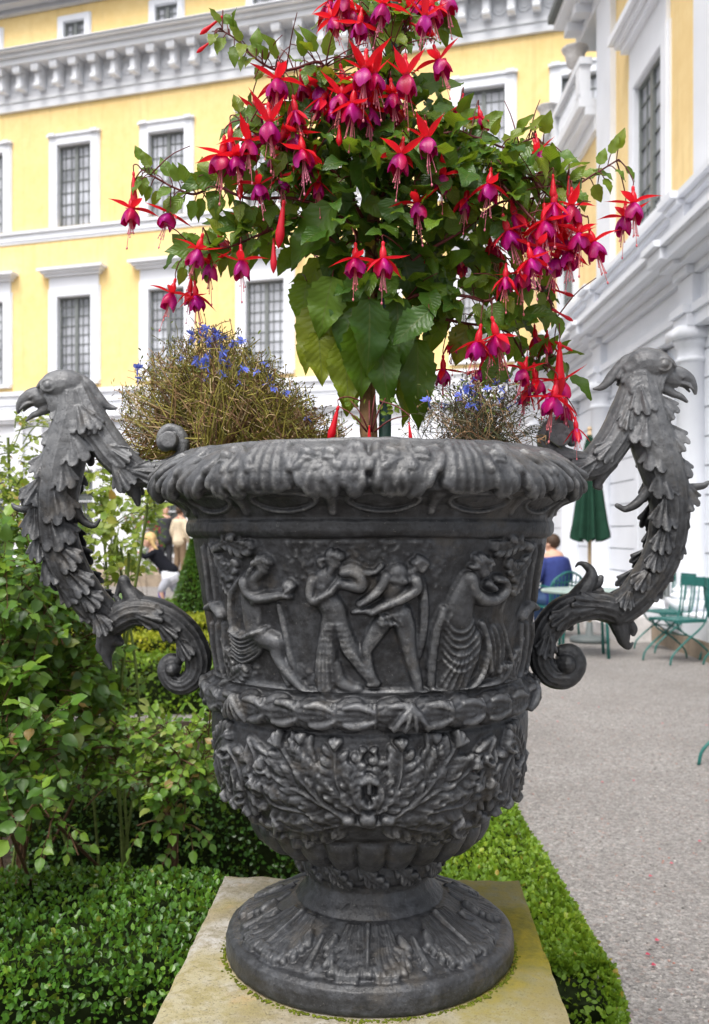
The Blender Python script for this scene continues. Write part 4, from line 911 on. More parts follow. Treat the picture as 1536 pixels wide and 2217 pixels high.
# filling foliage, leaf by leaf, inside the crown
ELL = [(810, 330, 175, 120, 0, .17, 230), (800, 470, 200, 120, .02, .18, 260), (900, 330, 140, 90, 0, .16, 130), (1020, 350, 130, 75, -.02, .14, 120), (1100, 340, 100, 45, -.05, .1, 52), (1000, 480, 150, 90, .03, .17, 105), (820, 600, 130, 80, .04, .14, 130),
       (920, 620, 110, 80, .03, .13, 110), (1050, 600, 130, 70, .03, .12, 42), (700, 300, 120, 90, -.02, .14, 130), (640, 370, 90, 60, -.03, .12, 80), (740, 180, 90, 60, -.02, .1, 60), (860, 190, 90, 60, 0, .1, 50), (1130, 420, 110, 60, -.05, .1, 46),
       (570, 490, 80, 45, -.02, .1, 45), (560, 270, 60, 50, -.06, .06, 22), (1110, 700, 70, 60, 0, .08, 26), (1200, 790, 60, 40, 0, .05, 18), (850, 20, 130, 50, 0, .12, 90), (970, 250, 60, 40, 0, .08, 30), (480, 400, 90, 28, -.06, .04, 14), (1230, 370, 60, 30, -.08, .03, 14), (450, 540, 60, 30, -.05, .04, 12)]
for cx_, cy_, rx, ry, dy, rd, n_ in ELL:
    n_ = int(n_ * .66)
    p = rdir(n_) * (rng.random((n_, 1)) ** (1 / 2.2)); C_ = np.array([f3(cx_ + a[0] * rx, cy_ + a[1] * ry, dy + a[2] * rd) for a in p]) - FO
    out = np.c_[p[:, 0] * .7, p[:, 2] * .8 - .25, -np.ones(n_) * .75 + rng.random(n_) * 1.0]
    d = nrmz(out + rng.normal(size=(n_, 3)) * .35); nr = nrmz(np.c_[p[:, 0] * .5, p[:, 2] * .5 - .6, np.ones(n_) * .75] + rng.normal(size=(n_, 3)) * .35)
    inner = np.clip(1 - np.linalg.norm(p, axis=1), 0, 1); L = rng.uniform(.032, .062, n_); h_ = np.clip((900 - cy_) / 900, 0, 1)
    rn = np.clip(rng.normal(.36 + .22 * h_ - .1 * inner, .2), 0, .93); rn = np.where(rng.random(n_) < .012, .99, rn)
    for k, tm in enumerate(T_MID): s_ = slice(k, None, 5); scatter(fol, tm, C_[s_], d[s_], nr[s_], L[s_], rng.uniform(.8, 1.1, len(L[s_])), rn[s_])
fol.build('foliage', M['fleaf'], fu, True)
# thin side twigs inside the crown
for _ in range(150):
    a = PTS[rng.integers(len(PTS))]; e = a + rdir(1)[0] * random.uniform(.03, .08) + [0, -.01, .02]; tw.tube(cr([a, (a + e) / 2 + [0, 0, .008], e], 6) - FO, np.linspace(.0013, .0007, 6), 5)

# ---- flowers
def blade(mb, L, W, ang, tilt, m, curl=0.0, r=None, n=9, base=.003):
    """A pointed sepal leaving the axis at azimuth ang, tilted from straight down (0) to straight up (180)."""
    v = np.linspace(0, 1, n); wd = W * np.sin(np.pi * np.clip(v * .80 + .16, 0, 1)) ** 1.1 * (1 - v ** 3); wd[-1] = 0
    tl = math.radians(tilt) + curl * v; dx = np.r_[0, np.cumsum(np.sin(tl[1:]) * L / (n - 1))] + base; dz = -np.r_[0, np.cumsum(np.cos(tl[1:]) * L / (n - 1))]
    us = np.array([-1, -.5, 0, .5, 1]); nx, nz = np.cos(tl), np.sin(tl)
    R_ = dx[:, None] + nx[:, None] * (us ** 2) * wd[:, None] * .35; Z_ = dz[:, None] + nz[:, None] * (us ** 2) * wd[:, None] * .35; S_ = us[None] * wd[:, None]
    ca, sa = math.cos(ang), math.sin(ang)
    P = np.stack([R_ * ca - S_ * sa, R_ * sa + S_ * ca, Z_], -1).reshape(-1, 3)
    i = np.arange(n - 1)[:, None] * 5; j = np.arange(4)[None]; mb.add(P, np.stack([i + j, i + j + 1, i + 5 + j + 1, i + 5 + j], -1).reshape(-1, 4), m, r)
def flower_meshes(seed, tilt, spread=.0, open_=1.0):
    random.seed(seed); a = MB()
    a.lathe([(.0012, .030), (.0028, .028), (.0030, .023), (.0024, .021), (.0038, .018), (.0058, .012), (.0060, .006), (.0052, .000), (.0042, -.002)], 12, (0, 0, 0), 0, .6)
    for k in range(4): blade(a, random.uniform(.042, .054), .0074, k * math.pi / 2 + .5 + random.uniform(-.2, .2), tilt + random.uniform(-14, 14), 0, random.uniform(-.5, .35) + spread, random.random())
    b = MB(); nu, nv = 36, 9
    for lay, sc in ((0, 1.0), (1, .86)):
        th = np.arange(nu) * 2 * math.pi / nu; v = np.linspace(0, 1, nv)[:, None]
        r_ = (.0045 + .0118 * open_ * np.sin(np.pi * (v * .62 + .02)) ** .8) * (1 + .16 * v * np.cos(4 * th + lay * .8) + .07 * v ** 3 * np.sin(9 * th + seed)) * sc
        z_ = -.001 - v * (.026 + .005 * np.cos(4 * th + lay + seed) + .002 * np.sin(7 * th)) * (1 if lay == 0 else .92)
        P = np.stack([r_ * np.cos(th), r_ * np.sin(th), z_ + 0 * th], -1).reshape(-1, 3); i = np.arange(nv - 1)[:, None] * nu; j = np.arange(nu)[None]; j2 = (j + 1) % nu
        b.add(P, np.stack([i + j, i + j2, i + nu + j2, i + nu + j], -1).reshape(-1, 4), 0, np.tile(.5 + .5 * np.sin(2 * th + seed), nv))
    c = MB()
    for k in range(7):
        t_ = random.uniform(0, 6.28); R_ = random.uniform(.002, .009); Ls = random.uniform(.042, .056) if k else .074
        if not k: R_ = .004
        q = cr([(0, 0, -.006), (R_ * .4 * math.cos(t_), R_ * .4 * math.sin(t_), -.026), (R_ * math.cos(t_), R_ * math.sin(t_), -Ls)], 7); c.tube(q, .00055, 5); c.ball(q[-1], .0013 if k else .0019, 6, (1, 1, 1.6))
    return a.mesh('flower', M['sepal'], True), b.mesh('corolla', M['corolla'], True), c.mesh('stamens', M['stamen'], True)
VAR = {'h': flower_meshes(1, 96, 0, .9), 'h2': flower_meshes(2, 82, .2, 1.05), 'u': flower_meshes(3, 125, .1, .85), 'd': flower_meshes(4, 62, .2, .9), 'u2': flower_meshes(5, 112, -.3), 's': flower_meshes(6, 35, 0, .6)}
def bud_mesh(L, W, seed):
    a = MB(); a.lathe([(.001, .016), (.0022, .014), (.0026, .010), (.0018, .008), (W * .45, .004), (W * .62, -L * .18), (W * .7, -L * .3), (W, -L * .58), (W * .82, -L * .78), (W * .3, -L * .95), (.0003, -L)], 12, (0, 0, 0), 0, .3, (4, .06)); return a.mesh('bud', M['sepal'], True)
BUD = [bud_mesh(.046, .0062, 0), bud_mesh(.034, .0072, 1), bud_mesh(.022, .0032, 2)]
def hang(o, P, down, spin, sc):
    dn = Vector(down).normalized(); q = Vector((0, 0, -1)).rotation_difference(dn)
    o.rotation_mode = 'QUATERNION'; o.rotation_quaternion = q @ Matrix.Rotation(spin, 3, 'Z').to_quaternion(); o.location = Vector(P) - Vector(FO); o.scale = (sc,) * 3
def pedicel(P, down, sc, to=None):
    top = np.array(P) - np.array(Vector(down).normalized()) * .029 * sc
    if to is None:
        c_ = PTS - (top + np.array([0, 0, .012])); i = np.argmin(np.linalg.norm(c_, axis=1)); to = PTS[i]
    m_ = top + (np.array(to) - top) * .45 + np.array([0, 0, .010]); tw.tube(cr([top, top + [0, 0, .010], m_, to], 12) - FO, np.linspace(.0009, .0012, 12), 5)
# (px, py of the sepal joint, depth offset, kind, lean x, scale)
FL = [(285, 452, -.08, 'h', -.02, 1.0), (368, 462, -.08, 'h2', -.28, .9), (372, 635, -.07, 'h', -.25, .95), (425, 640, -.06, 'd', .1, .9), (412, 632, -.03, 's', -.1, .8), (455, 572, -.08, 'h', 0, .95), (523, 565, -.10, 'h', .05, 1.0),
      (482, 335, -.12, 'h2', -.1, 1.15), (538, 305, -.13, 'h', .05, 1.05), (583, 265, -.15, 'u', .05, 1.15), (602, 172, -.14, 'u2', -.05, 1.05), (655, 325, -.14, 'd', .1, 1.1), (612, 385, -.10, 'd', .0, .8), (690, 395, -.09, 's', 0, .9),
      (790, 150, -.16, 'u', -.08, 1.2), (812, 160, -.15, 'u', .12, 1.05), (880, 163, -.16, 'u', .05, 1.2), (765, 225, -.15, 'd', -.1, 1.1), (740, 205, -.13, 'u2', -.15, 1.0), (925, 300, -.16, 'u', .1, 1.1), (868, 335, -.16, 'h', -.15, 1.1),
      (903, 440, -.13, 'h', .1, 1.0), (770, 560, -.15, 'h2', 0, .98), (830, 560, -.16, 'd', 0, 1.02), (1075, 725, -.12, 'd', .25, 1.1), (1068, 735, -.05, 's', -.2, 1.0), (1372, 440, -.10, 'u2', .0, 1.05), (1352, 470, -.06, 'h', -.1, 1.0),
      (1238, 445, -.12, 'h', 0, 1.05), (1180, 480, -.13, 'd', 0, 1.15), (1168, 535, -.13, 'h', 0, 1.05), (1255, 505, -.12, 'u2', -.05, 1.05), (1285, 525, -.11, 'u2', .25, 1.05), (1235, 545, -.10, 'd', -.1, 1.0), (1205, 560, -.09, 'd', -.2, 1.0),
      (1130, 590, -.08, 'd', 0, 1.0), (1115, 465, -.10, 's', .25, 1.0), (1075, 480, -.04, 'd', 0, .8), (1062, 530, 0, 's', .3, 1.0), (1200, 440, -.13, 's', -.05, 1.1), (1215, 825, -.05, 'h', .1, 1.05), (1160, 820, -.04, 'd', .1, 1.0), (1140, 845, -.02, 's', -.2, .9),
      (960, 800, .0, 'd', 0, .95), (1042, 802, .02, 'd', -.2, .9), (985, 735, .02, 's', -.1, .9), (1160, 730, .0, 's', .1, .8), (1185, 740, -.01, 's', 0, .8), (1248, 928, -.05, 's', .05, .75), (998, 228, -.05, 's', -.2, .75), (1042, 255, -.04, 'd', .2, .8),
      (1165, 330, -.08, 'u2', .3, .9), (1000, 560, .1, 's', 0, 1), (1120, 420, .0, 'h', 0, .8), (600, 205, -.05, 's', .2, .8), (552, 238, -.07, 'h', .1, .8), (700, 215, -.10, 's', -.4, 1.0), (1190, 600, .02, 's', 0, .9), (530, 470, -.06, 'h', .2, .7), (480, 520, -.03, 's', .4, .8),
      (760, 25, -.05, 'd', 0, 1.1), (795, 35, -.03, 'd', 0, 1.0), (745, -5, -.08, 'h', -.2, 1.1), (935, 15, -.08, 'd', .1, 1.1), (905, 0, -.06, 'h', .3, 1.1), (965, -5, -.07, 'u2', .2, 1.0), (865, 25, .02, 'd', 0, 1.0), (715, 5, -.02, 's', -.2, 1.0), (1225, 880, -.02, 's', 0, .8),
      (800, 195, -.12, 'd', .05, 1.0), (850, 205, -.12, 'h', .1, 1.05), (640, 290, -.12, 'h2', .0, 1.0), (600, 330, -.10, 'd', -.1, .9), (1200, 500, -.10, 'h', -.1, 1.0), (1150, 510, -.07, 'd', -.15, 1.0)]
random.seed(11)
FL += [(x, y, random.uniform(-.15, -.05), random.choice(['h', 'h2', 'u', 'u2', 'd', 's']), random.uniform(-.3, .3), random.uniform(.85, 1.1)) for x, y in ((745, 175), (775, 190), (720, 235), (800, 235), (690, 190), (860, 240), (560, 290), (510, 340), (620, 300), (675, 345), (1100, 500), (1225, 520), (1150, 560), (1135, 800), (1200, 860), (1095, 600), (1010, 430), (560, 400), (430, 540), (500, 300), (640, 240), (960, 380), (1060, 400), (950, 130), (720, 40), (780, 50), (830, 10), (920, 35), (885, 20), (600, 180), (655, 180), (1035, 740), (1200, 850))]
for px, py, dy, kd, lean, sc in FL:
    P = f3(px, py, dy); dn = (lean, random.uniform(-.16, .05), -1); a, b, c = VAR[kd]; sc *= .93
    fo_ = link('flower', a, fu); hang(fo_, P, dn, random.uniform(0, 6.28), sc)
    for nm, me in (('corolla', b), ('stamens', c)): link(nm, me, fo_)
    pedicel(P, dn, sc)
BD = [(290, 392, -.08, 0, .02, 1.0, 1), (414, 598, -.05, 2, 0, 1.2, 0), (593, 535, -.10, 0, 0, .95, 1), (612, 460, -.12, 0, -.12, 1.25, 1), (522, 385, -.10, 0, -.05, .8, 1), (462, 52, -.13, 2, -1.2, 1.25, 1), (449, 96, -.13, 2, -1.2, 1.0, 1), (905, 58, -.08, 1, .95, .95, 1),
      (1163, 305, -.06, 1, .15, .9, 1), (1198, 395, -.13, 1, 0, .85, 1), (1215, 632, -.05, 2, 1.6, 1.1, 1), (1215, 680, -.05, 2, .9, 1.1, 1), (1218, 748, -.04, 2, .9, .9, 1), (1212, 772, -.06, 0, 0, 1.55, 1), (728, 900, -.22, 0, -.25, .95, 1), (800, 932, -.24, 0, 0, .5, 1), (887, 925, -.22, 0, .1, .5, 1),
      (640, 205, -.1, 0, -.3, .9, 1), (690, 165, -.05, 0, -.3, .8, 1), (672, 175, -.05, 0, -.1, .7, 1), (625, 262, -.12, 0, -.4, .8, 1), (1232, 395, -.11, 0, 0, .7, 1), (1170, 350, -.04, 0, 0, .7, 1), (735, 285, -.14, 1, 0, .7, 1), (1085, 560, 0, 0, .1, .9, 1), (1105, 620, .03, 0, .2, .8, 1), (915, 545, -.02, 0, 0, .8, 1)]
for px, py, dy, k, lean, sc, _ in BD:
    P = f3(px, py, dy); dn = (lean, random.uniform(-.1, .05), -1 if lean < .9 else -.5)
    o = link('bud', BUD[k], fu); hang(o, P, dn, random.random() * 6, sc)
    if py > 880: to = f3(800 + (px - 800) * .25, 868, -.2)
    else: to = None
    pedicel(P, dn, sc * .55, to)
# young shoot at the base
for a, b in (((800, 935), (760, 868)), ((805, 935), (835, 862)), ((803, 935), (812, 855)), ((795, 935), (735, 880)), ((810, 935), (880, 900))):
    tw.tube(cr([f3(*a, -.2), f3((a[0] + b[0]) / 2, (a[1] + b[1]) / 2 - 8, -.21), f3(*b, -.2)], 8) - FO, np.linspace(.0016, .0008, 8), 5)
sl_ = MB()
for _ in range(26):
    x, y = random.uniform(740, 880), random.uniform(860, 925); one_leaf(L2(f3(x, y, -.2)), L2(f3(x + random.uniform(-16, 16), y + random.uniform(-14, 8), -.2)), .009, None, random.uniform(.6, .95), mb=sl_)
sl_.build('young_leaves', M['fleaf'], fu, True)
tw.build('twigs', M['redtwig'], fu, True)
st = MB()
for P, r0_, r1_ in (([(795, 965, -.02), (790, 850, -.02), (788, 700, -.01), (800, 560, 0), (808, 400, 0), (815, 200, 0), (812, -60, 0)], .0105, .006), ([(808, 965, 0), (806, 860, 0), (800, 720, 0), (812, 560, .01), (820, 400, .01)], .008, .005)):
    Q = cr([f3(*p) for p in P], 60) ; st.tube(Q + .0012 * vnoise(Q, 45, 3)[:, None] - FO, np.linspace(r0_, r1_, 60) * (1 + .08 * vnoise(Q, 90, 8)), 12)
st.build('stem', M['bark'], fu, True)
mb = MB(); Q = np.linspace(f3(833, 985, .0), f3(851, -60, .02), 60); a_ = np.array(Q); base = a_[0].copy(); mb.tube(a_ - base, .0105 + .0005 * (np.arange(60) % 2), 16)
sk = mb.build('plant_stake', M['stake'], None, True); sk.location = base; tag(sk, 'dark green ribbed stake standing behind the fuchsia stem', 'plant stake')

# ================================================================= LOBELIA
def lobelia(name, label, cx_, cy_, n, spans, nfl, ox, seed, rmat, thick, fspan, hgt):
    r = np.random.default_rng(seed); e = empty(name, (*WP(cx_, cy_, D)[:2], 1.452), 0, label, 'plant'); O = np.array(e.location); tips = []
    for part, mat, frac in (('dry_stems', 'drystem', .40), ('green_stems', rmat, .60)):
        mb = MB(); k = int(n * frac)
        for _ in range(k):
            x0 = r.normal(cx_, spans[0] * .40); dpt = r.uniform(-ox, ox); rx = np.clip(r.normal(0, .48), -1, 1)
            f = abs(r.normal(.60, .30)); lim = math.sqrt(max(.05, 1 - rx * rx * .75)) * (1 - (.5 if cx_ < 768 else .1) * np.clip(rx + .15, 0, 1))
            px_ = cx_ + rx * spans[0]; dp = abs(dpt) + .035 if (cx_ < 768 and min(x0, px_) < 430) else dpt; p0 = WP(x0, cy_ + 8, D + dp); p3 = WP(px_, cy_ - hgt * lim * min(f, 1.12), D + dp * 1.1 + r.uniform(-.02, .02))
            m_ = p0 * .5 + p3 * .5 + r.normal(size=3) * .012; q = cr([p0, m_, p3, p3 + r.normal(size=3) * .008], 7) + r.normal(size=(7, 3)) * .0014
            mb.tube(q - O, np.linspace(thick, thick * .55, 7), 3, r=r.random(), cap=False)
            for _k in range(3):
                a = q[r.integers(2, 7)]; b = a + r.normal(size=3) * .011 + [0, 0, .004]; mb.tube(cr([a, (a + b) / 2 + r.normal(size=3) * .002, b], 4) - O, thick * .6, 3, r=r.random(), cap=False)
                if r.random() < .5: mb.ball(b - O, .0016, 5, (1, 1, 1.5), rr=r.random())
            if f > .75: tips.append(q[-1])
        mb.build(part, M[mat], e, False)
    tips = np.array(tips); top = tips[np.argsort(-tips[:, 2] + .9 * (tips[:, 1] - D) + (.25 if cx_ < 768 else 0) * (tips[:, 0] - O[0]) + r.normal(size=len(tips)) * fspan)][:nfl]
    lf = MB(); ii = r.integers(0, len(tips), 500); C_ = tips[ii] + r.normal(size=(500, 3)) * [.02, .02, .015]; C_ = C_[(C_[:, 2] > 1.46)]; k = len(C_)
    scatter(lf, TINYT, C_ - O, rdir(k), rdir(k), r.uniform(.006, .011, k), .5, r.random(k)); lf.build('leaves', M['greentwig'], e)
    for p in top:
        o = link('flower', LOB[r.integers(3)], e); o.location = Vector(p - O); o.rotation_euler = (r.normal(0, .6), r.normal(0, .5), r.random() * 6.28); s = r.uniform(.8, 1.3); o.scale = (s, s, s)
t = NT('drystem'); a_ = t.n('ShaderNodeAttribute', _attribute_name='rnd'); t.col(t.ramp(a_.outputs['Fac'], [(0, (.07, .035, .02)), (.35, (.20, .10, .045)), (.7, (.34, .22, .10)), (1, (.50, .38, .22))])).set(Roughness=.8); M['drystem'] = t.m
t = NT('greenstem'); a_ = t.n('ShaderNodeAttribute', _attribute_name='rnd'); t.col(t.ramp(a_.outputs['Fac'], [(0, (.07, .065, .012)), (.5, (.19, .175, .02)), (1, (.34, .28, .05))])).set(Roughness=.7); M['greenstem'] = t.m
t = NT('darkstem'); a_ = t.n('ShaderNodeAttribute', _attribute_name='rnd'); t.col(t.ramp(a_.outputs['Fac'], [(0, (.02, .025, .01)), (.6, (.06, .07, .02)), (1, (.13, .10, .05))])).set(Roughness=.7); M['darkstem'] = t.m
LOB = []
for s in range(3):
    mb = MB(); random.seed(s + 40)
    for k in range(3): blade(mb, .0115, .0042, -math.pi / 2 + (k - 1) * .62, 80, 0, .3, random.random(), 5, .0008)
    for k in (-1, 1): blade(mb, .007, .0016, math.pi / 2 + k * .5, 110, 0, .2, random.random(), 4, .0005)
    mb.tube([(0, .001, -.001), (0, .002, -.006), (0, .004, -.010)], [.001, .0012, .0008], 6); LOB.append(mb.mesh('flower', M['blue'], True))
lobelia('lobelia_plant', 'wide half dried lobelia cushion with blue flowers behind the left handle scroll', 500, 985, 2500, (225, 0), 54, .12, 3, 'greenstem', .0011, .05, 235)
lobelia('lobelia_plant', 'small airy lobelia with dull blue flowers at the right side of the urn', 1035, 962, 300, (140, 0), 24, .13, 5, 'darkstem', .0008, .07, 122)

# ================================================================= BOX HEDGES
def hedge(x0, x1, y0, y1, z0, z1, label, dens=7000, size=.015, mat='boxleaf', bump=.02, group=None, seed=0, far=False, fade=0, rnd=(0, 1), rot=None):
    r = np.random.default_rng(seed); cx_, cy_ = (x0 + x1) / 2, (y0 + y1) / 2; e = empty('box_hedge', (cx_, cy_, z0), rot or 0, label, 'hedge', group); hx, hy, h = (x1 - x0) / 2, (y1 - y0) / 2, z1 - z0
    faces = [('t', 4 * hx * hy), ('f', 2 * hx * h), ('b', 2 * hx * h * .3), ('l', 2 * hy * h), ('r', 2 * hy * h)]
    tot = sum(a for _, a in faces); N = int(tot * dens); P = []; Nn = []
    for nm, a in faces:
        k = int(N * a / tot * (2.2 if fade and nm == 'f' else 1)); u, v = r.uniform(-1, 1, k), r.uniform(0, 1, k); vz = v * h
        if fade: u2 = (r.random(k) ** fade) * 2 - 1; 
        else: u2 = r.uniform(-1, 1, k)
        if nm == 't': p = np.c_[u * hx, u2 * hy, np.full(k, h)]; nn = [0, 0, 1]
        elif nm == 'f': p = np.c_[u * hx, np.full(k, -hy), vz]; nn = [0, -1, 0]
        elif nm == 'b': p = np.c_[u * hx, np.full(k, hy), vz]; nn = [0, 1, 0]
        elif nm == 'l': p = np.c_[np.full(k, -hx), u2 * hy, vz]; nn = [-1, 0, 0]
        else: p = np.c_[np.full(k, hx), u2 * hy, vz]; nn = [1, 0, 0]
        P.append(p); Nn.append(np.tile(nn, (k, 1)))
    P = np.vstack(P); Nn = np.vstack(Nn).astype(float)
    W_ = P + [cx_, cy_, z0]
    # round the edges and ruffle the clipped surface
    c_ = np.array([hx, hy, 0]); q = P / [hx, hy, h]; ov = np.clip(np.abs(q[:, :2]).max(1) + q[:, 2] - 1.82, 0, .2)
    P[:, :2] *= (1 - ov * .25)[:, None]; P[:, 2] -= ov * h * .35
    nz = vnoise(W_, 9, seed) * .6 + vnoise(W_, 28, seed + 1) * .55; P += Nn * (bump * nz)[:, None] - Nn * (r.random(len(P)) ** 2 * .03)[:, None]
    if seed == 5: wy = P[:, 1] + cy_; P[:, 0] = -hx + (P[:, 0] + hx) * (1 - np.clip(2.3 - wy, 0, 1) ** 2 * 2)
    k = len(P); d = nrmz(Nn * .8 + r.normal(size=(k, 3)) * .7 + [0, 0, .35]); nr = nrmz(Nn * .9 + r.normal(size=(k, 3)) * .5 + [0, 0, .5])
    mb = MB(); tone = np.clip(.42 + .33 * vnoise(W_, 5, seed + 2) + r.normal(size=k) * .2, 0, 1); tone = np.where(r.random(k) < .01, .99, tone * .93)
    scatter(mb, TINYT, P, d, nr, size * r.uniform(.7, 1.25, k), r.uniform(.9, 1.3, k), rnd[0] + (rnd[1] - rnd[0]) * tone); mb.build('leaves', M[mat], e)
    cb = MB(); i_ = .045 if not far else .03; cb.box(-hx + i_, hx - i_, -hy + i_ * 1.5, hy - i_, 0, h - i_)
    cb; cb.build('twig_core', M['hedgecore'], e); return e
hedge(-1.60, -.335, 2.00, 2.62, 0, .415, 'wide clipped box hedge at the left foot of the pedestal', 9500, .0165, bump=.028, seed=1)
hedge(-1.45, -.60, 1.20, 1.79, 0, .345, 'near box hedge in the bottom left corner, ahead of the dark gap', 9500, .0165, bump=.028, seed=2)
hedge(-.72, -.10, 4.6, 10.5, 0, .42, 'bright green box hedge running back from behind the urn on the left', 3600, .024, 'boxlight', .03, seed=3, fade=1.7)
hedge(-1.25, -.1, 3.35, 3.95, 0, .42, 'box hedge behind the soil bed, leaves coloured dark for the shade under the rose', 5200, .018, 'boxleaf', .03, seed=4, rnd=(0, .3))  # low leaf tones paint the shade under the rose into the colour
hedge(.27, .635, 2.08, 11.0, 0, .30, 'long bright box hedge bordering the gravel right of the pedestal', 7500, .0175, 'boxlight', .02, seed=5, fade=2.0, rnd=(.15, 1))
for k, (y_, x0, x1, mt, z1, lb) in enumerate([(7.2, -3.4, -.75, 'boxlight', .38, 'green'), (8.9, -4.2, -.75, 'yellowleaf', .36, 'yellow green'), (10.9, -5, -.8, 'yellowleaf', .36, 'yellow orange tipped'), (13.0, -6, -.8, 'boxlight', .4, 'darker green')]):
    hedge(x0, x1, y_ - .35, y_ + .35, 0, z1, ['low green parterre hedge nearest the rose bush', 'low yellow green parterre hedge, second behind the rose bush', 'low yellow parterre hedge, third behind the rose bush', 'low parterre hedge farthest back, in front of the girl'][k], 1500, .034, mt, .04, 'parterre hedges crossing the left garden', 10 + k, True)

# ================================================================= ROSE BUSHES
T_R = [leaf_tmpl(6, 0, .2, .18, s, .36) for s in range(3)]
def sprig(lf, cn, a, d, n, L, r, tone, spread=1.0):
    """A cane from a along d with leaves of five leaflets."""
    d = nrmz(d); ln = n * .032; e = a + d * ln + [0, 0, -.10 * ln]; C_ = cr([a, a + d * ln * .5 + [0, 0, .03 * ln], e], n * 2 + 2)
    cn.append((C_, .0022))
    for k in range(1, n + 1):
        p = C_[k * 2 - 1]; q = nrmz(r.normal(size=3) * .8 + d * .5 + [0, -.15, .1]); up = nrmz(np.array([0, -.5, .9]) + r.normal(size=3) * .35); side = nrmz(np.cross(q, up)); Lr = L * r.uniform(.8, 1.25)
        cn.append((cr([p, p + q * Lr * 1.3 + [0, 0, .004], p + q * Lr * 2.2], 4), .0009))
        for (al, sd, s_) in ((2.2, 0, 1.1), (1.5, 1, .95), (1.5, -1, .95), (.8, 1, .8), (.8, -1, .8)):
            b = p + q * Lr * al; dd = nrmz(q * (.55 if sd else 1) + side * sd * .9 + r.normal(size=3) * .15 + [0, 0, -.18]); lf.append((b, dd, nrmz(up + r.normal(size=3) * .25), Lr * s_, np.clip(tone + r.normal() * .2, 0, .97) if r.random() > .012 else .99))
def rose(label, clumps, tone, L=.040, mat='roseleaf', seed=0, group=None, base=None, flowers=()):
    r = np.random.default_rng(seed); c0 = np.mean([c[0] for c in clumps], 0); b0 = np.array(base if base is not None else (c0[0], c0[1] + .1, 0)); e = empty('rose_bush', tuple(b0), 0, label, 'bush', group)
    lf, cn = [], []
    for c, rad, n in clumps:
        c, rad = np.array(c), np.array(rad)
        for _ in range(n):
            p = rdir(1)[0] * r.random() ** (1 / 2.4); sprig(lf, cn, c + p * rad, np.array([p[0] * .8, p[1] * .4 - .35, .35 + p[2] * .3]) + r.normal(size=3) * .4, r.integers(2, 5), L, r, tone + .18 * p[2])
        for _ in range(1 + (n > 60)): m_ = c + r.normal(size=3) * rad * .3; cn.append((cr([b0 + [r.normal() * .05, r.normal() * .05, 0], (b0 + m_) / 2 + r.normal(size=3) * .05, m_], 10), .005))
    mb = MB(); B = np.array([x[0] for x in lf]) - b0; Dd = np.array([x[1] for x in lf]); N_ = np.array([x[2] for x in lf]); LL = np.array([x[3] for x in lf]); T_ = np.array([x[4] for x in lf])
    for k, tm in enumerate(T_R): s_ = slice(k, None, 3); scatter(mb, tm, B[s_], Dd[s_], N_[s_], LL[s_], 1.0, T_[s_])
    mb.build('leaves', M[mat], e, True); cb = MB()
    for C_, t_ in cn: cb.tube(np.array(C_) - b0, t_, 5, cap=False)
    cb.build('canes', M['twig' if mat == 'roseleaf' else 'greentwig'], e, True)
    for p in flowers:
        f = MB()
        for k in range(9): blade(f, .02 + .012 * r.random(), .014, k * 2.4, 60 + k * 9, 0, -1.0, r.random(), 5, .002)
        o = f.build('flower', M['roseflower'], e, True); o.location = Vector(np.array(p) - b0); o.rotation_euler = (math.pi * .8, 0, 0)
    return e
wp = lambda px, py, y: tuple(WP(px, py, y))
rose('tall rose bush filling the left edge, its dense foliage hanging over the box hedge',
     [(wp(40, 1330, 2.7), (.16, .30, .20), 90), (wp(95, 1430, 2.9), (.15, .30, .18), 80), (wp(20, 1560, 2.5), (.13, .25, .16), 50), (wp(80, 1560, 2.9), (.20, .3, .12), 60), (wp(0, 1730, 2.35), (.09, .15, .13), 26), (wp(215, 1560, 3.1), (.08, .2, .06), 12), (wp(40, 1200, 2.9), (.12, .2, .12), 24)], .42, seed=21, base=(-1.1, 3.0, 0))
rose('low rose with arching sprays reaching right under the lower handle scroll', [(wp(350, 1640, 2.75), (.20, .15, .09), 34), (wp(420, 1660, 2.7), (.12, .1, .10), 26), (wp(380, 1740, 2.65), (.10, .08, .06), 11), (wp(270, 1630, 2.9), (.16, .2, .08), 26), (wp(110, 1760, 2.4), (.03, .03, .04), 3)], .58, .030, seed=22, base=(-.62, 3.0, 0))
rose('slender young rose with pale green shoots standing left of the left handle', [(wp(40, 1010, 3.1), (.05, .08, .10), 9), (wp(70, 1090, 3.1), (.09, .1, .08), 12), (wp(20, 950, 3.1), (.04, .05, .05), 4), (wp(25, 1120, 3.0), (.12, .1, .12), 22)], .5, .022, 'youngleaf', seed=23, base=(-1.15, 3.2, 0))
rose('young rose shoots seen through the loop of the left handle', [(wp(208, 1080, 3.3), (.05, .06, .10), 8), (wp(240, 1150, 3.2), (.11, .08, .07), 10), (wp(215, 1250, 3.2), (.10, .1, .08), 14), (wp(275, 1190, 3.0), (.05, .05, .05), 4), (wp(325, 1105, 2.9), (.05, .05, .02), 4)], .42, .034, 'youngleaf', seed=24, base=(-.85, 3.3, 0))
rose('distant bush with red blooms in front of the white ground floor', [(wp(305, 1140, 17.8), (.38, .3, .36), 50), (wp(290, 1215, 17.8), (.36, .3, .40), 40)], .45, .05, seed=25, base=(-4.1, 18.0, 0), flowers=[tuple(np.array(wp(315, 1130, 17.3)) + rng.normal(size=3) * [.22, .1, .22]) for _ in range(44)])
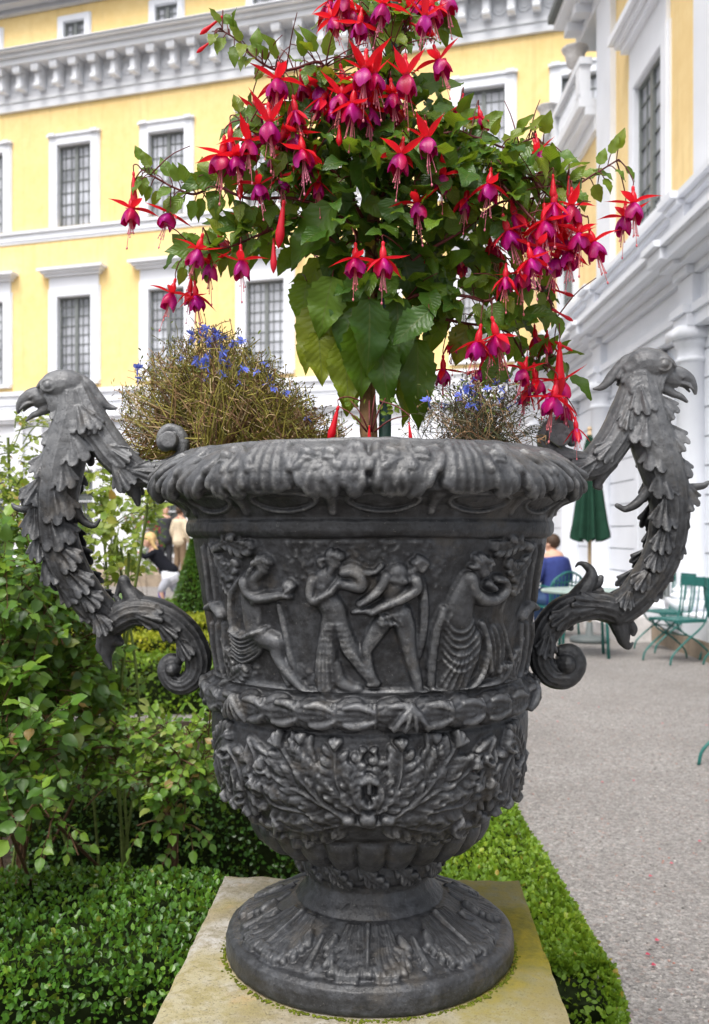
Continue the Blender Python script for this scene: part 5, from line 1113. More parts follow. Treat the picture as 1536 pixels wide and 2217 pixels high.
# bare earth of the bed
# ================================================================= GROUND
mb = MB(); g = 40; xs = np.linspace(-60, 60, g); ys = np.linspace(-10, 80, g); mb.add([(x, y, 0) for y in ys for x in xs], np.array([[j * g + i, j * g + i + 1, (j + 1) * g + i + 1, (j + 1) * g + i] for j in range(g - 1) for i in range(g - 1)]))
o = mb.build('ground', M['gravel'], None, True); tag(o, kind='structure')
mb = MB(); n = 60; G = np.stack(np.meshgrid(np.linspace(-4.5, .28, n), np.linspace(.6, 6.5, n)), -1).reshape(-1, 2); z = .02 + .012 * vnoise(np.c_[G, 0 * G[:, 0]], 6, 3) + .006 * vnoise(np.c_[G, 0 * G[:, 0]], 25, 4)
i = np.arange(n - 1)[:, None] * n; j = np.arange(n - 1)[None]; mb.add(np.c_[G, z], np.stack([i + j, i + j + 1, i + n + j + 1, i + n + j], -1).reshape(-1, 4)); tag(mb.build('soil_bed', M['soil'], None, True), kind='structure')
mb = MB(); r = np.random.default_rng(3)
k = 5200; X = r.uniform(.86, 3.2, k); Y = 2.2 + r.random(k) ** 1.6 * 5
for x, y in zip(X, Y):
    s = r.uniform(.0025, .0065); mb.ball((x, y, s * .3), s, 5, (1, r.uniform(.7, 1.2), .6), rr=r.random())
t = NT('loose_pebble'); a_ = t.n('ShaderNodeAttribute', _attribute_name='rnd'); t.col(t.ramp(a_.outputs['Fac'], [(0, (.10, .095, .09)), (.4, (.24, .22, .205)), (.75, (.38, .355, .335)), (.88, (.55, .52, .49)), (.95, (.36, .17, .13))])).set(Roughness=.85)
tag(mb.build('loose_pebbles', t.m, None, True), kind='stuff', label='loose pebbles lying on the gravel', cat='gravel')
mb = MB()
for _ in range(34): x, y = r.uniform(.9, 2.6), 2.3 + r.random() * 5.5; mb.add([(x - .008, y, .009), (x, y - .010, .012), (x + .010, y + .002, .008), (x + .001, y + .011, .012)], np.array([[0, 1, 2, 3]]))
tag(mb.build('fallen_petals', M['roseflower']), kind='stuff', label='small fallen pink petals scattered on the gravel', cat='petals')

# ================================================================= PALACE
def wallframe(name, label, O, rz): return empty(name, O, rz, label, 'building')
def windows_proto(parent, w_, h_, fr, bars, depth=.16, hood=None, dark=False, sill=True, ears=False):
    """One window with its moulded surround: part window > glass, sash. Origin at the middle of the opening's foot; local -Y faces out."""
    mb = MB(); a, b = w_ / 2, w_ / 2 + fr; p = .07
    for x0, x1, z0, z1 in ((-b, -a, 0, h_), (a, b, 0, h_), (-b, b, h_, h_ + fr)): mb.box(x0, x1, -p, .10, z0, z1)
    for x0, x1, z0, z1 in ((-a, -a + .02, 0, h_), (a - .02, a, 0, h_), (-a + .02, a - .02, h_ - .02, h_)): mb.box(x0, x1, -p + .012, depth + .04, z0, z1)
    for x0, x1, z0, z1 in ((-b - .05, -b, 0, h_ + fr), (b, b + .05, 0, h_ + fr)): mb.box(x0, x1, -p * .5, 0, z0, z1)
    if ears:
        mb.box(-b - .08, b + .08, -p - .05, 0, h_ + fr, h_ + fr + .07)
        for sg in (-1, 1): mb.box(min(sg * b, sg * (b - .22)), max(sg * b, sg * (b - .22)), -p - .09, -p - .05, h_ + fr + .002, h_ + fr + .09)
    if sill: mb.box(-b - .04, b + .04, -p - .08, .10, -.10, 0)
    if hood:
        z = h_ + fr
        mb.box(-b, b, -p + .01, 0, z, z + hood * .55)
        for k, (e_, zz) in enumerate(((.10, .55), (.18, .68), (.27, .80))): mb.box(-b - e_, b + e_, -p - e_, 0, z + hood * zz, z + hood * (zz + .13))
    w1 = mb.build('window', [M['white']], parent)
    g = MB(); g.box(-a, a, depth, depth + .02, 0, h_); g.build('glass', M['dglass' if dark else 'glass'], w1)
    s = MB(); t_ = .055
    for x0, x1, z0, z1 in ((-a + .021, -a + t_ + .02, 0, h_ - .021), (a - t_ - .02, a - .021, 0, h_ - .021), (-a + t_ + .02, a - t_ - .02, h_ - t_ - .02, h_ - .021), (-a + t_ + .02, a - t_ - .02, 0, t_)): s.box(x0, x1, depth - .05, depth - .002, z0, z1)
    if bars[0] > 2: s.box(-.055, .055, depth - .06, depth - .002, t_, h_ - t_)
    for k in range(1, bars[0]):
        x = -a + w_ * k / bars[0]
        if abs(x) > .06 or bars[0] <= 2: s.box(x - .010, x + .010, depth - .03, depth - .001, t_, h_ - t_)
    for k in range(1, bars[1]): z = h_ * k / bars[1]; s.box(-a + t_, a - t_, depth - .028, depth - .0015, z - .010, z + .010)
    s.build('sash', M['sash'], w1)
    return w1
def place_win(w0, parent, spots, used=[]):
    for k, (x, z) in enumerate(spots):
        if k == 0: o = w0
        else: o = copy_tree(w0, parent); CH.setdefault(parent.name, []).append(o)
        o.location = (x, 0, z)
def wall_with_holes(mb, x0, x1, z0, z1, holes, th=.45, m=0):
    xs = sorted({x0, x1, *[h[0] for h in holes], *[h[1] for h in holes]}); zs = sorted({z0, z1, *[h[2] for h in holes], *[h[3] for h in holes]})
    xs = [x for x in xs if x0 <= x <= x1]; zs = [z for z in zs if z0 <= z <= z1]
    for i in range(len(xs) - 1):
        # merge vertical runs
        run = None
        for j in range(len(zs) - 1):
            cx_, cz_ = (xs[i] + xs[i + 1]) / 2, (zs[j] + zs[j + 1]) / 2; hole = any(h[0] < cx_ < h[1] and h[2] < cz_ < h[3] for h in holes)
            if hole:
                if run is not None: mb.box(xs[i], xs[i + 1], 0, th, run, zs[j], m); run = None
            elif run is None: run = zs[j]
        if run is not None: mb.box(xs[i], xs[i + 1], 0, th, run, z1, m)

# ---- the yellow main front, seen at a slant
PAL = wallframe('palace', 'long yellow palace front with white window surrounds and bracketed cornice', (-7.95, 28, 0), math.atan2(-.284, .959))
X0, X1 = -22, 17.4
WX = [-.61 + 3.12 * k for k in range(-6, 5)] + [14.5]
holes = []
for x in WX: holes += [(x - .60, x + .60, 10.75, 13.25), (x - .60, x + .60, 5.98, 8.6)]
AXs = [x for x in WX]
for x in AXs: holes += [(x - .38, x + .38, 16.45, 17.0)]
mb = MB(); wall_with_holes(mb, X0, X1, 5.75, 14.45, [h for h in holes if h[3] < 14.4]); mb.build('wall', M['yellow'], PAL)
mb = MB(); wall_with_holes(mb, X0, X1, 16.2, 17.45, [h for h in holes if h[3] > 14.4]); mb.build('attic_wall', M['yellow'], PAL)
w0 = windows_proto(PAL, 1.2, 2.5, .24, (6, 7), ears=True, sill=False); place_win(w0, PAL, [(x, 10.75) for x in WX])
w0 = windows_proto(PAL, 1.2, 2.62, .26, (6, 9), hood=.62); place_win(w0, PAL, [(x, 5.98) for x in WX])
w0 = windows_proto(PAL, .76, .55, .16, (3, 2), sill=True, depth=.1); place_win(w0, PAL, [(x, 16.45) for x in AXs])
mb = MB(); mb.box(X0, X1, -.06, .02, 10.42, 10.62); mb.box(X0, X1, -.12, .02, 10.623, 10.70); mb.box(X0, X1, -.035, .02, 10.34, 10.417); mb.build('sill_course', M['white'], PAL)
mb = MB(); mb.box(X0, X1, -.12, .02, 5.62, 5.747); mb.box(X0, X1, -.05, .02, 5.35, 5.617); mb.build('base_course', M['white'], PAL)
# entablature
mb = MB(); mb.box(X0, X1, -.10, .4, 14.453, 14.70); mb.box(X0, X1, -.14, .4, 14.703, 14.80); mb.box(X0, X1, -.08, .4, 14.803, 15.60)
mb.box(X0, X1, -.62, .4, 15.603, 15.78); mb.box(X0, X1, -.72, .4, 15.783, 15.90); mb.box(X0, X1, -.86, .4, 15.903, 16.0); mb.build('entablature', M['white2'], PAL)
mb = MB(); V = [(X0, -.86, 16.003), (X1, -.86, 16.003), (X1, 0.0, 16.2), (X0, 0.0, 16.2), (X0, -.9, 15.95), (X1, -.9, 15.95)]; mb.add(V, np.array([[0, 1, 2, 3], [4, 5, 1, 0]])); mb.build('cornice_flashing', M['grey_trim'], PAL)
mb = MB(); x = X0 + .2
cb = MB()
cb.box(-.11, .11, -.36, -.08, 14.95, 15.45); cb.box(-.13, .13, -.56, -.08, 15.453, 15.60); cb.tube([(-.10, -.40, 14.98), (.10, -.40, 14.98)], .075, 8); cb.tube([(-.12, -.50, 15.42), (.12, -.50, 15.42)], .06, 8); cb.box(-.075, .075, -.42, -.36, 15.0, 15.4)
c0 = cb.build('bracket', M['white2'], PAL); rb = MB(); rb.tube([(0, -.08, 15.2), (0, -.12, 15.2)], .17, 16); rb.tube([(0, -.12, 15.2), (0, -.15, 15.2)], .09, 10); r0_ = rb.build('rosette', M['white2'], PAL)
k = 0
while x < X1 - .2:
    o = c0 if k == 0 else copy_tree(c0, PAL); o.location.x = x
    o = r0_ if k == 0 else copy_tree(r0_, PAL); o.location.x = x + .325; x += .65; k += 1
mb = MB(); mb.box(X0, X1, -.15, .3, 17.453, 17.60); mb.box(X0, X1, -.45, .3, 17.603, 17.70); mb.box(X0, X1, -.60, .3, 17.703, 17.86); mb.build('eaves', M['grey_trim'], PAL)
mb = MB(); mb.add([(X0, -.66, 17.83), (X1, -.66, 17.83), (X1, 6, 19.6), (X0, 6, 19.6), (X0, -.66, 17.90), (X1, -.66, 17.90), (X1, 6, 19.67), (X0, 6, 19.67)], np.array([[0, 3, 2, 1], [4, 5, 6, 7], [0, 1, 5, 4]])); mb.build('roof', M['roof'], PAL)
# rusticated white ground floor
gh = [(x - .68, x + .68, .75, 3.3) for x in WX[:-1]]
mb = MB(); z = 0.0
while z < 4.75: z1 = min(z + .335, 4.75); wall_with_holes(mb, X0, X1, z, z1 - .025, [h for h in gh if h[2] < z1 and h[3] > z], .42); mb.box(X0, X1, .02, .41, z1 - .025, z1); z = z1
mb.build('rusticated_wall', M['white'], PAL)
mb = MB(); mb.box(X0, X1, -.16, .3, 4.753, 4.86); mb.box(X0, X1, -.24, .3, 4.863, 4.95); z = 4.953
while z < 5.34: mb.box(X0, X1, .0, .3, z, min(z + .12, 5.347)); z += .14
mb.build('string_course', M['white'], PAL)
mb = MB()
for x in WX[:-1]:
    for q in (1.2, 1.9): mb.box(x + q - .14, x + q + .14, -.12, 0, .3, 4.745)
    for k in range(9):
        a = math.pi * k / 8; 
        a0, a1 = math.pi * k / 9 + .02, math.pi * (k + 1) / 9 - .02
        P = [(x + rr_ * math.cos(t_), y_, 3.3 + rr_ * .62 * math.sin(t_)) for y_ in (-.05, .0) for rr_ in (.72, 1.15) for t_ in (a0, a1)]; mb.add(P, np.array([[0, 1, 3, 2], [4, 6, 7, 5], [2, 3, 7, 6], [0, 4, 5, 1], [0, 2, 6, 4], [1, 5, 7, 3]]))
mb.build('pilasters', M['white'], PAL)
w0 = windows_proto(PAL, 1.36, 2.55, .05, (4, 6), dark=True, sill=True); place_win(w0, PAL, [(x, .75) for x in WX[:-1]])
mb = MB(); mb.box(X0, X1 - 3.5, -3.6, .4, -.05, .30); mb.build('terrace_step', M['brownstone'], PAL)
bk = MB(); bk.box(X0, X1, .46, 6, 0, 17.4); bk.build('interior_mass', M['dark_metal'], PAL)

# ---- the right wing: white colonnaded ground floor, warm yellow upper floor
Xw = 4.5
WG = wallframe('palace_wing', 'right wing with white columned ground floor and warm yellow upper wall', (Xw, 0, 0), -math.pi / 2)
# local X = -world y, local -Y = towards the garden (world -x)
def wx(mb, y0, y1, o0, o1, z0, z1, m=0): mb.box(-y1, -y0, -o1, -o0, z0, z1, m)     # y = world depth, o = how far it stands out from the wall
mb = MB(); wall_with_holes(mb, -16.9, -5.0, 5.0, 11.0, [(-14.72, -13.38, 6.05, 8.45), (-9.72, -8.38, 6.05, 8.45)], .4); wall_with_holes(mb, -23.5, -16.9, 5.0, 9.3, [(-20.0, -18.8, 6.05, 8.2)], .4); mb.build('upper_wall', M['ochre'], WG)
w0 = windows_proto(WG, 1.34, 2.4, .22, (4, 7), hood=.85, depth=.075, sill=True, dark=False); place_win(w0, WG, [(-14.05, 6.05), (-9.05, 6.05)])
w0 = windows_proto(WG, 1.2, 2.15, .24, (4, 6), depth=.08); place_win(w0, WG, [(-19.4, 6.05)])
for y0, y1 in ((15.9, 16.8), (11.2, 12.0), (6.5, 7.4)): mb = MB(); wx(mb, y0, y1, 0, .10, 5.0, 10.9); wx(mb, y0 - .06, y1 + .06, 0, .13, 5.0, 5.6); mb.build('pilaster', M['white'], WG)
mb = MB()
for o, z0, z1 in ((.12, 10.9, 11.15), (.35, 11.153, 11.3), (.55, 11.303, 11.45)): wx(mb, 5, 18.3, -.3, o, z0, z1)
mb.build('top_cornice', M['white2'], WG); mb = MB(); wx(mb, 5, 18.35, -.3, .66, 11.453, 11.6); mb.build('gutter', M['dark_metal'], WG)
mb = MB(); wx(mb, 5.3, 5.52, .12, .42, 10.99, 11.15); c0 = mb.build('cornice_bracket', M['white'], WG)
for k in range(1, 21): o = copy_tree(c0, WG); o.location.x = -.62 * k
# balcony with balustrade and urns over the far bay
mb = MB(); wx(mb, 16.9, 23.5, 0, .10, 8.75, 9.02); wx(mb, 16.9, 23.5, 0, .28, 9.023, 9.16); wx(mb, 16.9, 23.5, 0, .40, 9.163, 9.32); wx(mb, 16.9, 23.5, .18, .36, 9.323, 9.42); wx(mb, 16.9, 23.5, .15, .38, 9.95, 10.08)
for y_ in (16.95, 19.1, 21.2, 23.2): wx(mb, y_, y_ + .30, .17, .37, 9.423, 9.947)
mb.build('balcony_cornice', M['white2'], WG)
y = 17.35; c0 = None
while y < 23.1:
    if min(abs(y - q - .15) for q in (16.95, 19.1, 21.2, 23.2)) > .22 and c0: o = copy_tree(c0, WG); o.location.x = -(y - 17.35)
    elif not c0: mb = MB(); mb.lathe([(.035, 0), (.055, .04), (.03, .08), (.06, .2), (.05, .3), (.028, .42), (.05, .48), (.05, .52)], 10, (-y, -.27, 9.425)); c0 = mb.build('baluster', M['white2'], WG, True)
    y += .17
for k, y_ in enumerate((17.6, 20.0)):
    mb = MB(); mb.lathe([(.13, 0), (.17, .03), (.08, .10), (.08, .16), (.20, .26), (.25, .45), (.27, .60), (.34, .68), (.36, .72), (.32, .74), (.26, .70)], 24, flut=(16, .02)); o = mb.build('garden_urn', M['statue'], None, True); o.location = (Xw - .30, y_, 10.085); o.scale = (.72, .72, .68)
    tag(o, ['white fluted urn on the balcony rail, higher in the picture', 'white fluted urn on the balcony rail, lower and farther along'][k], 'urn', 'white urns on the balcony rail')
    mb = MB(); 
# ground floor
PX = .42   # wall of the porch stands out from the upper wall
mb = MB(); dh = [(-13.1, -11.75, .45, 3.05), (-8.5, -7.2, .45, 3.05)]
z = .45
while z < 3.74:
    z1 = min(z + .34, 3.75)
    wall_with_holes(mb, -23.5, -4.5, z, z1 - .02, [h for h in dh if h[3] > z], .3); z = z1
o = mb.build('rusticated_wall', M['white'], WG); o.location.y = -PX; mb = MB(); wall_with_holes(mb, -23.4, -4.6, .45, 3.75, dh, .2); o = mb.build('wall_joints', M['grey_trim'], WG); o.location.y = -PX + .025
w0 = windows_proto(WG, 1.35, 2.6, .16, (4, 4), depth=.18, dark=True, sill=False); w0.name = 'garden_door'
o2 = copy_tree(w0, WG); w0.location = (-12.42, -PX, .45); o2.location = (-7.85, -PX, .45)
for xc in (-12.42, -7.85):
    mb = MB(); n = 20; a = np.linspace(0, math.pi, n); P = [(xc + rr_ * math.cos(t_), -PX - y_, 3.06 + rr_ * .85 * math.sin(t_)) for rr_, y_ in ((.68, .07), (.86, .07), (.86, 0)) for t_ in a]
    mb.add(P, np.array([[k + i, k + i + 1, k + n + i + 1, k + n + i] for k in (0, n) for i in range(n - 1)]))
    mb.build('door_arch', M['white'], WG)
for xc in (-12.42, -7.85):
    mb = MB(); n = 16; a = np.linspace(0, math.pi, n); mb.add([(xc, -PX - .015, 3.06)] + [(xc + .66 * math.cos(t_), -PX - .015, 3.06 + .56 * math.sin(t_)) for t_ in a], np.array([[0, i, i + 1] for i in range(1, n)]))
    mb.build('fanlight', M['dglass'], WG)
ent = MB()
for o, z0, z1 in ((.58, 3.753, 3.90), (.62, 3.903, 4.00), (.50, 4.003, 4.36), (.58, 4.363, 4.46), (.74, 4.463, 4.52), (.90, 4.523, 4.66), (.98, 4.663, 4.74), (.72, 4.743, 4.86), (.62, 4.863, 5.16), (.70, 5.163, 5.22), (.78, 5.223, 5.30)): wx(ent, 4.5, 23.5, -.4, o, z0, z1)
for y_ in (10.9, 14.9, 18.2, 7.4):
    for o, z0, z1 in ((.66, 3.755, 3.898), (.71, 3.905, 3.998), (.60, 4.005, 4.358), (.67, 4.365, 4.458), (.82, 4.465, 4.518), (.97, 4.525, 4.658), (1.05, 4.665, 4.738), (.80, 4.745, 4.858), (.70, 4.865, 5.158), (.78, 5.165, 5.218), (.86, 5.225, 5.31)): wx(ent, y_ - .24, y_ + .24, 0, o, z0, z1)
ent.build('entablature', M['white'], WG)
mb = MB(); wx(mb, 4.5, 23.5, -.4, .96, 4.7405, 4.7425); mb.build('cornice_shadow_gap', M['grey_trim'], WG)
co = MB(); R_ = .185
co.box(-.24, .24, -.24, .24, .45, .58); co.lathe([(.24, .58), (.245, .62), (.21, .66), (.225, .69), (.19, .72), (R_, .75), (R_ * .99, 1.8), (R_ * .87, 3.35), (.185, 3.37), (.185, 3.40), (.162, 3.42), (.165, 3.52), (.20, 3.58), (.22, 3.62)], 32); co.box(-.235, .235, -.235, .235, 3.62, 3.75)
c0 = co.build('column', M['white'], WG, False); c0.location = (0, 0, 0)
for k, y_ in enumerate((7.4, 10.9, 14.9, 17.0, 20.0)):
    o = c0 if k == 0 else copy_tree(c0, WG); o.location = (-y_, -.52, 0)
for p in c0.data.polygons: p.use_smooth = len(p.vertices) == 4 and abs(p.normal.z) < .5 and p.area < .2
mb = MB(); wx(mb, 4.5, 23.5, -.2, .80, 0, .20); mb.build('porch_kerb', M['brownstone'], WG); mb = MB(); wx(mb, 4.5, 23.5, -.2, .775, .203, .447); mb.build('porch_floor', M['white2'], WG)
mb = MB()
wx(mb, 11.5, 13.3, .803, 1.0, 0, .30); wx(mb, 11.5, 13.3, 1.003, 1.2, 0, .15)
mb.build('steps', M['statue'], WG); 
bk = MB(); wx(bk, 4.5, 16.8, -4, -.45, 0, 10.9); wx(bk, 16.81, 23.5, -4, -.45, 0, 8.9); wx(bk, 16.9, 23.5, -4, -.0, 9.305, 9.40); bk.build('interior_mass', M['dark_metal'], WG)

# ================================================================= THINGS IN THE COURT
# statue on a bracket before the main front
st_ = empty('statue', tuple(WP(300, 925, 25.0)), .2, 'weathered white putto statue in front of the palace front, behind the lobelia', 'statue')
mb = MB(); mb.tube([(0, 0, .16), (0, 0, .5), (.02, 0, .75)], [.16, .2, .17], 12, rnd=True); mb.ball((.03, -.02, 1.02), .13, 14); mb.tube([(-.15, 0, .8), (-.3, -.05, .6), (-.18, -.2, .5)], [.06, .055, .045], 8, rnd=True); mb.tube([(.17, 0, .8), (.36, -.03, .95), (.45, -.1, 1.1)], [.06, .055, .04], 8, rnd=True); mb.tube([(-.08, 0, .2), (-.1, -.2, .05), (-.1, -.12, -.2)], [.1, .09, .06], 8, rnd=True); mb.tube([(.08, 0, .2), (.12, -.18, .05), (.16, -.1, -.2)], [.1, .09, .06], 8, rnd=True)
remesh(mb, 'figure', M['statue'], st_, .02, 2); mb = MB(); mb.box(-.45, .45, -.35, .6, -.45, -.22); mb.box(-.35, .35, -.25, .6, -.9, -.453); mb.build('bracket', M['white'], st_)
# topiary cone
tp = empty('topiary_cone', (*WP(418, 0, 12)[:2], 0), 0, 'clipped dark green topiary cone just left of the urn', 'topiary'); mb = MB(); k = 5000; h = rng.random(k) ** 1.5 * 1.28; a = rng.random(k) * 6.28; rd = .36 * (1 - h / 1.32) * (1 + .06 * rng.normal(size=k)); C_ = np.c_[rd * np.cos(a), rd * np.sin(a), h]
nn = np.c_[np.cos(a), np.sin(a), .3 + 0 * a]; scatter(mb, TINYT, C_, nrmz(nn + rng.normal(size=(k, 3)) * .5), nn, .035, 1.0, rng.random(k) * .6); mb.build('leaves', M['boxleaf'], tp); mb = MB(); mb.lathe([(.31, 0), (.25, .3), (.01, 1.22)], 14); mb.build('twig_core', M['hedgecore'], tp)

# ---- garden furniture
def folding_chair():
    e = empty('folding_chair', (0, 0, 0)); g = M['green_paint']       # faces local -Y
    mb = MB()
    for k in range(6): y = -.19 + k * .066; mb.box(-.215, .215, y, y + .056, .440, .458)
    mb.box(-.215, -.19, -.2, .205, .425, .4385); mb.box(.19, .215, -.2, .205, .425, .4385); mb.build('seat', g, e)
    mb = MB(); mb.box(-.225, .225, .245, .262, .79, .89); mb.build('backrest', g, e)
    for x in (-.16, -.055, .055, .16): mb = MB(); mb.tube([(x, .20, .44), (x, .235, .65), (x, .252, .80)], .0075, 6); mb.build('back_rod', g, e, True)
    for x in (-.21, .21):
        mb = MB(); mb.tube(cr([(x, -.27, 0), (x, -.235, .10), (x, -.06, .24), (x, .12, .36), (x, .20, .46), (x, .24, .65), (x, .255, .84)], 26), .0105, 8); mb.build('leg', g, e, True)
        mb = MB(); mb.tube(cr([(x * .88, .30, 0), (x * .88, .26, .10), (x * .88, .10, .23), (x * .88, -.10, .34), (x * .88, -.17, .44)], 22), .0105, 8); mb.build('leg', g, e, True)
    mb = MB(); mb.tube([(-.21, .02, .285), (.21, .02, .285)], .008, 6); mb.build('stretcher', g, e, True)
    return e
ch0 = folding_chair()
SP = [(WP(1466, 0, 9.75), math.radians(-68), 'teal folding chair nearest the handle, seen side on with crossed legs'), (WP(1440, 0, 10.7), math.radians(-75), 'teal folding chair standing just behind the one with crossed legs'), (WP(1585, 0, 9.6), math.radians(75), 'green folding chair cut by the right edge, its seat showing'), (WP(1650, 0, 5.2), math.radians(-85), 'nearest green chair at the right edge, only a foot of it showing')]
for k, (p, rz, lb) in enumerate(SP):
    o = ch0 if k == 0 else copy_tree(ch0); o.location = (p[0], p[1], 0); o.rotation_euler.z = rz; tag(o, lb, 'chair', 'green folding garden chairs')
tb = empty('garden_table', (*WP(1262, 0, 10.2)[:2], 0), .1, 'round green garden table between the man and the umbrella', 'table'); mb = MB(); mb.lathe([(.001, .70), (.44, .70), (.455, .71), (.455, .725), (.44, .735), (.001, .735)], 40); mb.build('tabletop', simple('pale_green_tabletop', (.28, .36, .33), .4, .5), tb, False)
for a_ in (.5, 2.1, 3.7, 5.3): mb = MB(); mb.tube([(.30 * math.cos(a_), .30 * math.sin(a_), .70), (.34 * math.cos(a_), .34 * math.sin(a_), 0)], .018, 8); mb.build('leg', M['green_paint'], tb, True)
um = empty('garden_umbrella', (*WP(1277, 0, 11.5)[:2], 0), 0, 'closed dark green garden umbrella on a pale wooden pole', 'umbrella')
mb = MB(); mb.tube([(0, 0, .05), (0, 0, 2.64)], .024, 12); mb.ball((0, 0, 2.65), .032, 10); mb.build('pole', M['wood_pole'], um, True)
mb = MB(); n = 96; a = np.arange(n) * 2 * math.pi / n; rows = []
for z, rd in ((2.58, .025), (2.45, .055), (2.25, .085), (2.0, .115), (1.7, .145), (1.45, .172), (1.32, .188), (1.27, .19)):
    q = rd * (1 + (.20 + .1 * (2.8 - z)) * np.cos(8 * a + .3 * np.sin(3 * a)) + .05 * np.cos(19 * a)); rows.append(np.c_[q * np.cos(a), q * np.sin(a), np.full(n, z) + (.03 * np.cos(8 * a) if z < 1.35 else 0)])
V = np.vstack(rows); i = np.arange(7)[:, None] * n; j = np.arange(n)[None]; j2 = (j + 1) % n; mb.add(V, np.stack([i + j, i + j2, i + n + j2, i + n + j], -1).reshape(-1, 4)); mb.build('canopy', M['green_cloth'], um, True)
mb = MB(); mb.lathe([(.24, 0), (.25, .04), (.22, .07), (.05, .09), (.035, .25), (.03, .25)], 24); mb.build('base', M['dark_metal'], um, True)

# ================================================================= PEOPLE
def limb(mb, P, r_, n=12): Q = cr([(*p, q) for p, q in zip(P, r_)], 4 * len(P)); mb.tube(Q[:, :3], Q[:, 3], n, rnd=True)
def hand(mb, w_, d, up):
    w_ = np.array(w_); d = nrmz(np.array(d, float)); s = nrmz(np.cross(d, up)); u_ = np.cross(s, d); pc = w_ + d * .045
    mb.tube([w_, pc, w_ + d * .085], [.022, .034, .034], 10, flat=(u_, .45), rnd=True)
    for k, (o, L) in enumerate(((-.027, .062), (-.009, .072), (.009, .068), (.027, .052))): b = w_ + d * .085 + s * o; limb(mb, [b, b + d * L * .5 - u_ * .008, b + d * L - u_ * .026], [.0095, .009, .007], 8)
    b = w_ + d * .03 + s * -.032; limb(mb, [b, b + d * .03 - s * .026, b + d * .06 - s * .034], [.011, .0105, .008], 8)
def head(mb, c, f, s=1.0):
    """Head centred at c facing f (unit, horizontal)."""
    c = np.array(c); f = nrmz(np.array(f, float)); sd = np.array([f[1], -f[0], 0]); z = np.array([0, 0, 1.])
    mb.ball(c + z * .02 * s, .088 * s, 18, (1, 1, 1.18)); mb.ball(c - z * .045 * s + f * .025 * s, .062 * s, 14, (1, 1, 1.0)); limb(mb, [c + f * .082 * s + z * .012 * s, c + f * .104 * s - z * .022 * s], [.009 * s, .013 * s], 8)
    limb(mb, [c + f * .085 * s - z * .058 * s - sd * .02 * s, c + f * .092 * s - z * .058 * s, c + f * .085 * s - z * .058 * s + sd * .02 * s], [.005 * s, .008 * s, .005 * s], 8)
    for q in (-1, 1): mb.ball(c + f * .076 * s + sd * q * .032 * s + z * .012 * s, .013 * s, 8); mb.ball(c + sd * q * .088 * s - z * .005 * s, .024 * s, 10, (.5, .9, 1.2)); limb(mb, [c + f * .082 * s + sd * q * .018 * s + z * .034 * s, c + f * .074 * s + sd * q * .048 * s + z * .032 * s], [.006 * s, .005 * s], 6)
def cap(mb, c, f, s=1.0, long_=0): 
    c = np.array(c); f = nrmz(np.array(f, float)); mb.ball(c + np.array([0, 0, .042]) * s - f * .018 * s, .098 * s, 20, (1, 1, 1.05))
    if long_:
        sd = np.array([f[1], -f[0], 0])
        for q in np.linspace(-1, 1, 9): b = c - f * .05 * s + sd * q * .075 * s; limb(mb, [b + [0, 0, .05], b + np.array([0, 0, -.08]) - f * .03, b + np.array([0, 0, -long_]) - f * .10 + sd * q * .03], [.03 * s, .03 * s, .014 * s], 8)
# running girl, seen from the side, heading left
gp = lambda px, py, dy=0: WP(px, py, 16.3 + dy); G0 = gp(352, 1320); G0[2] = 0
girl = empty('person', tuple(G0), 0, 'blond girl running to the left in a black top and white skirt', 'person'); g3 = lambda px, py, dy=0: gp(px, py, dy) - G0
hip, ch_ = g3(372, 1243), g3(334, 1196); bd = MB()
limb(bd, [hip, (hip + ch_) / 2, ch_], [.11, .10, .115], 16); limb(bd, [ch_, g3(328, 1186)], [.05, .045]); head(bd, g3(322, 1172), (-1, -.15, 0), 1.02)
limb(bd, [g3(368, 1250, -.06), g3(352, 1272, -.08), g3(351, 1296, -.06), g3(350, 1316, -.05)], [.085, .058, .05, .035]); limb(bd, [g3(350, 1316, -.05), g3(338, 1321, -.05)], [.038, .03])
limb(bd, [g3(372, 1250, .07), g3(378, 1274, .08), g3(398, 1264, .08), g3(412, 1250, .08)], [.085, .058, .052, .035]); limb(bd, [g3(412, 1250, .08), g3(420, 1262, .08)], [.038, .03])
limb(bd, [g3(332, 1197, -.12), g3(315, 1205, -.2), g3(300, 1196, -.22)], [.045, .036, .026]); hand(bd, g3(300, 1196, -.22), (-1, 0, .3), (0, 0, 1)); limb(bd, [g3(336, 1197, .12), g3(352, 1212, .2), g3(345, 1226, .22)], [.045, .036, .026]); hand(bd, g3(345, 1226, .22), (-.5, 0, -.8), (1, 0, 0))
remesh(bd, 'body', M['skin'], girl, .009, 1)
def overlay(name, mat, parent, fn, vx=.012): mb = MB(); fn(mb); return remesh(mb, name, M[mat], parent, vx, 2)
overlay('top', 'black_cloth', girl, lambda m: (limb(m, [hip + [0, 0, .05], (hip + ch_) / 2, ch_, g3(330, 1191)], [.135, .125, .14, .07], 18), limb(m, [g3(332, 1197, -.12), g3(315, 1205, -.2), g3(304, 1198, -.22)], [.06, .05, .04]), limb(m, [g3(336, 1197, .12), g3(352, 1212, .2), g3(346, 1223, .22)], [.06, .05, .04])))
overlay('skirt', 'white_cloth', girl, lambda m: limb(m, [g3(364, 1236), g3(367, 1243), g3(370, 1249)], [.125, .15, .165], 18))
overlay('leggings', 'grey_cloth', girl, lambda m: (limb(m, [g3(368, 1250, -.06), g3(352, 1273, -.08), g3(351, 1279, -.06)], [.10, .075, .066]), limb(m, [g3(372, 1250, .07), g3(379, 1274, .08), g3(386, 1271, .08)], [.10, .078, .07])))
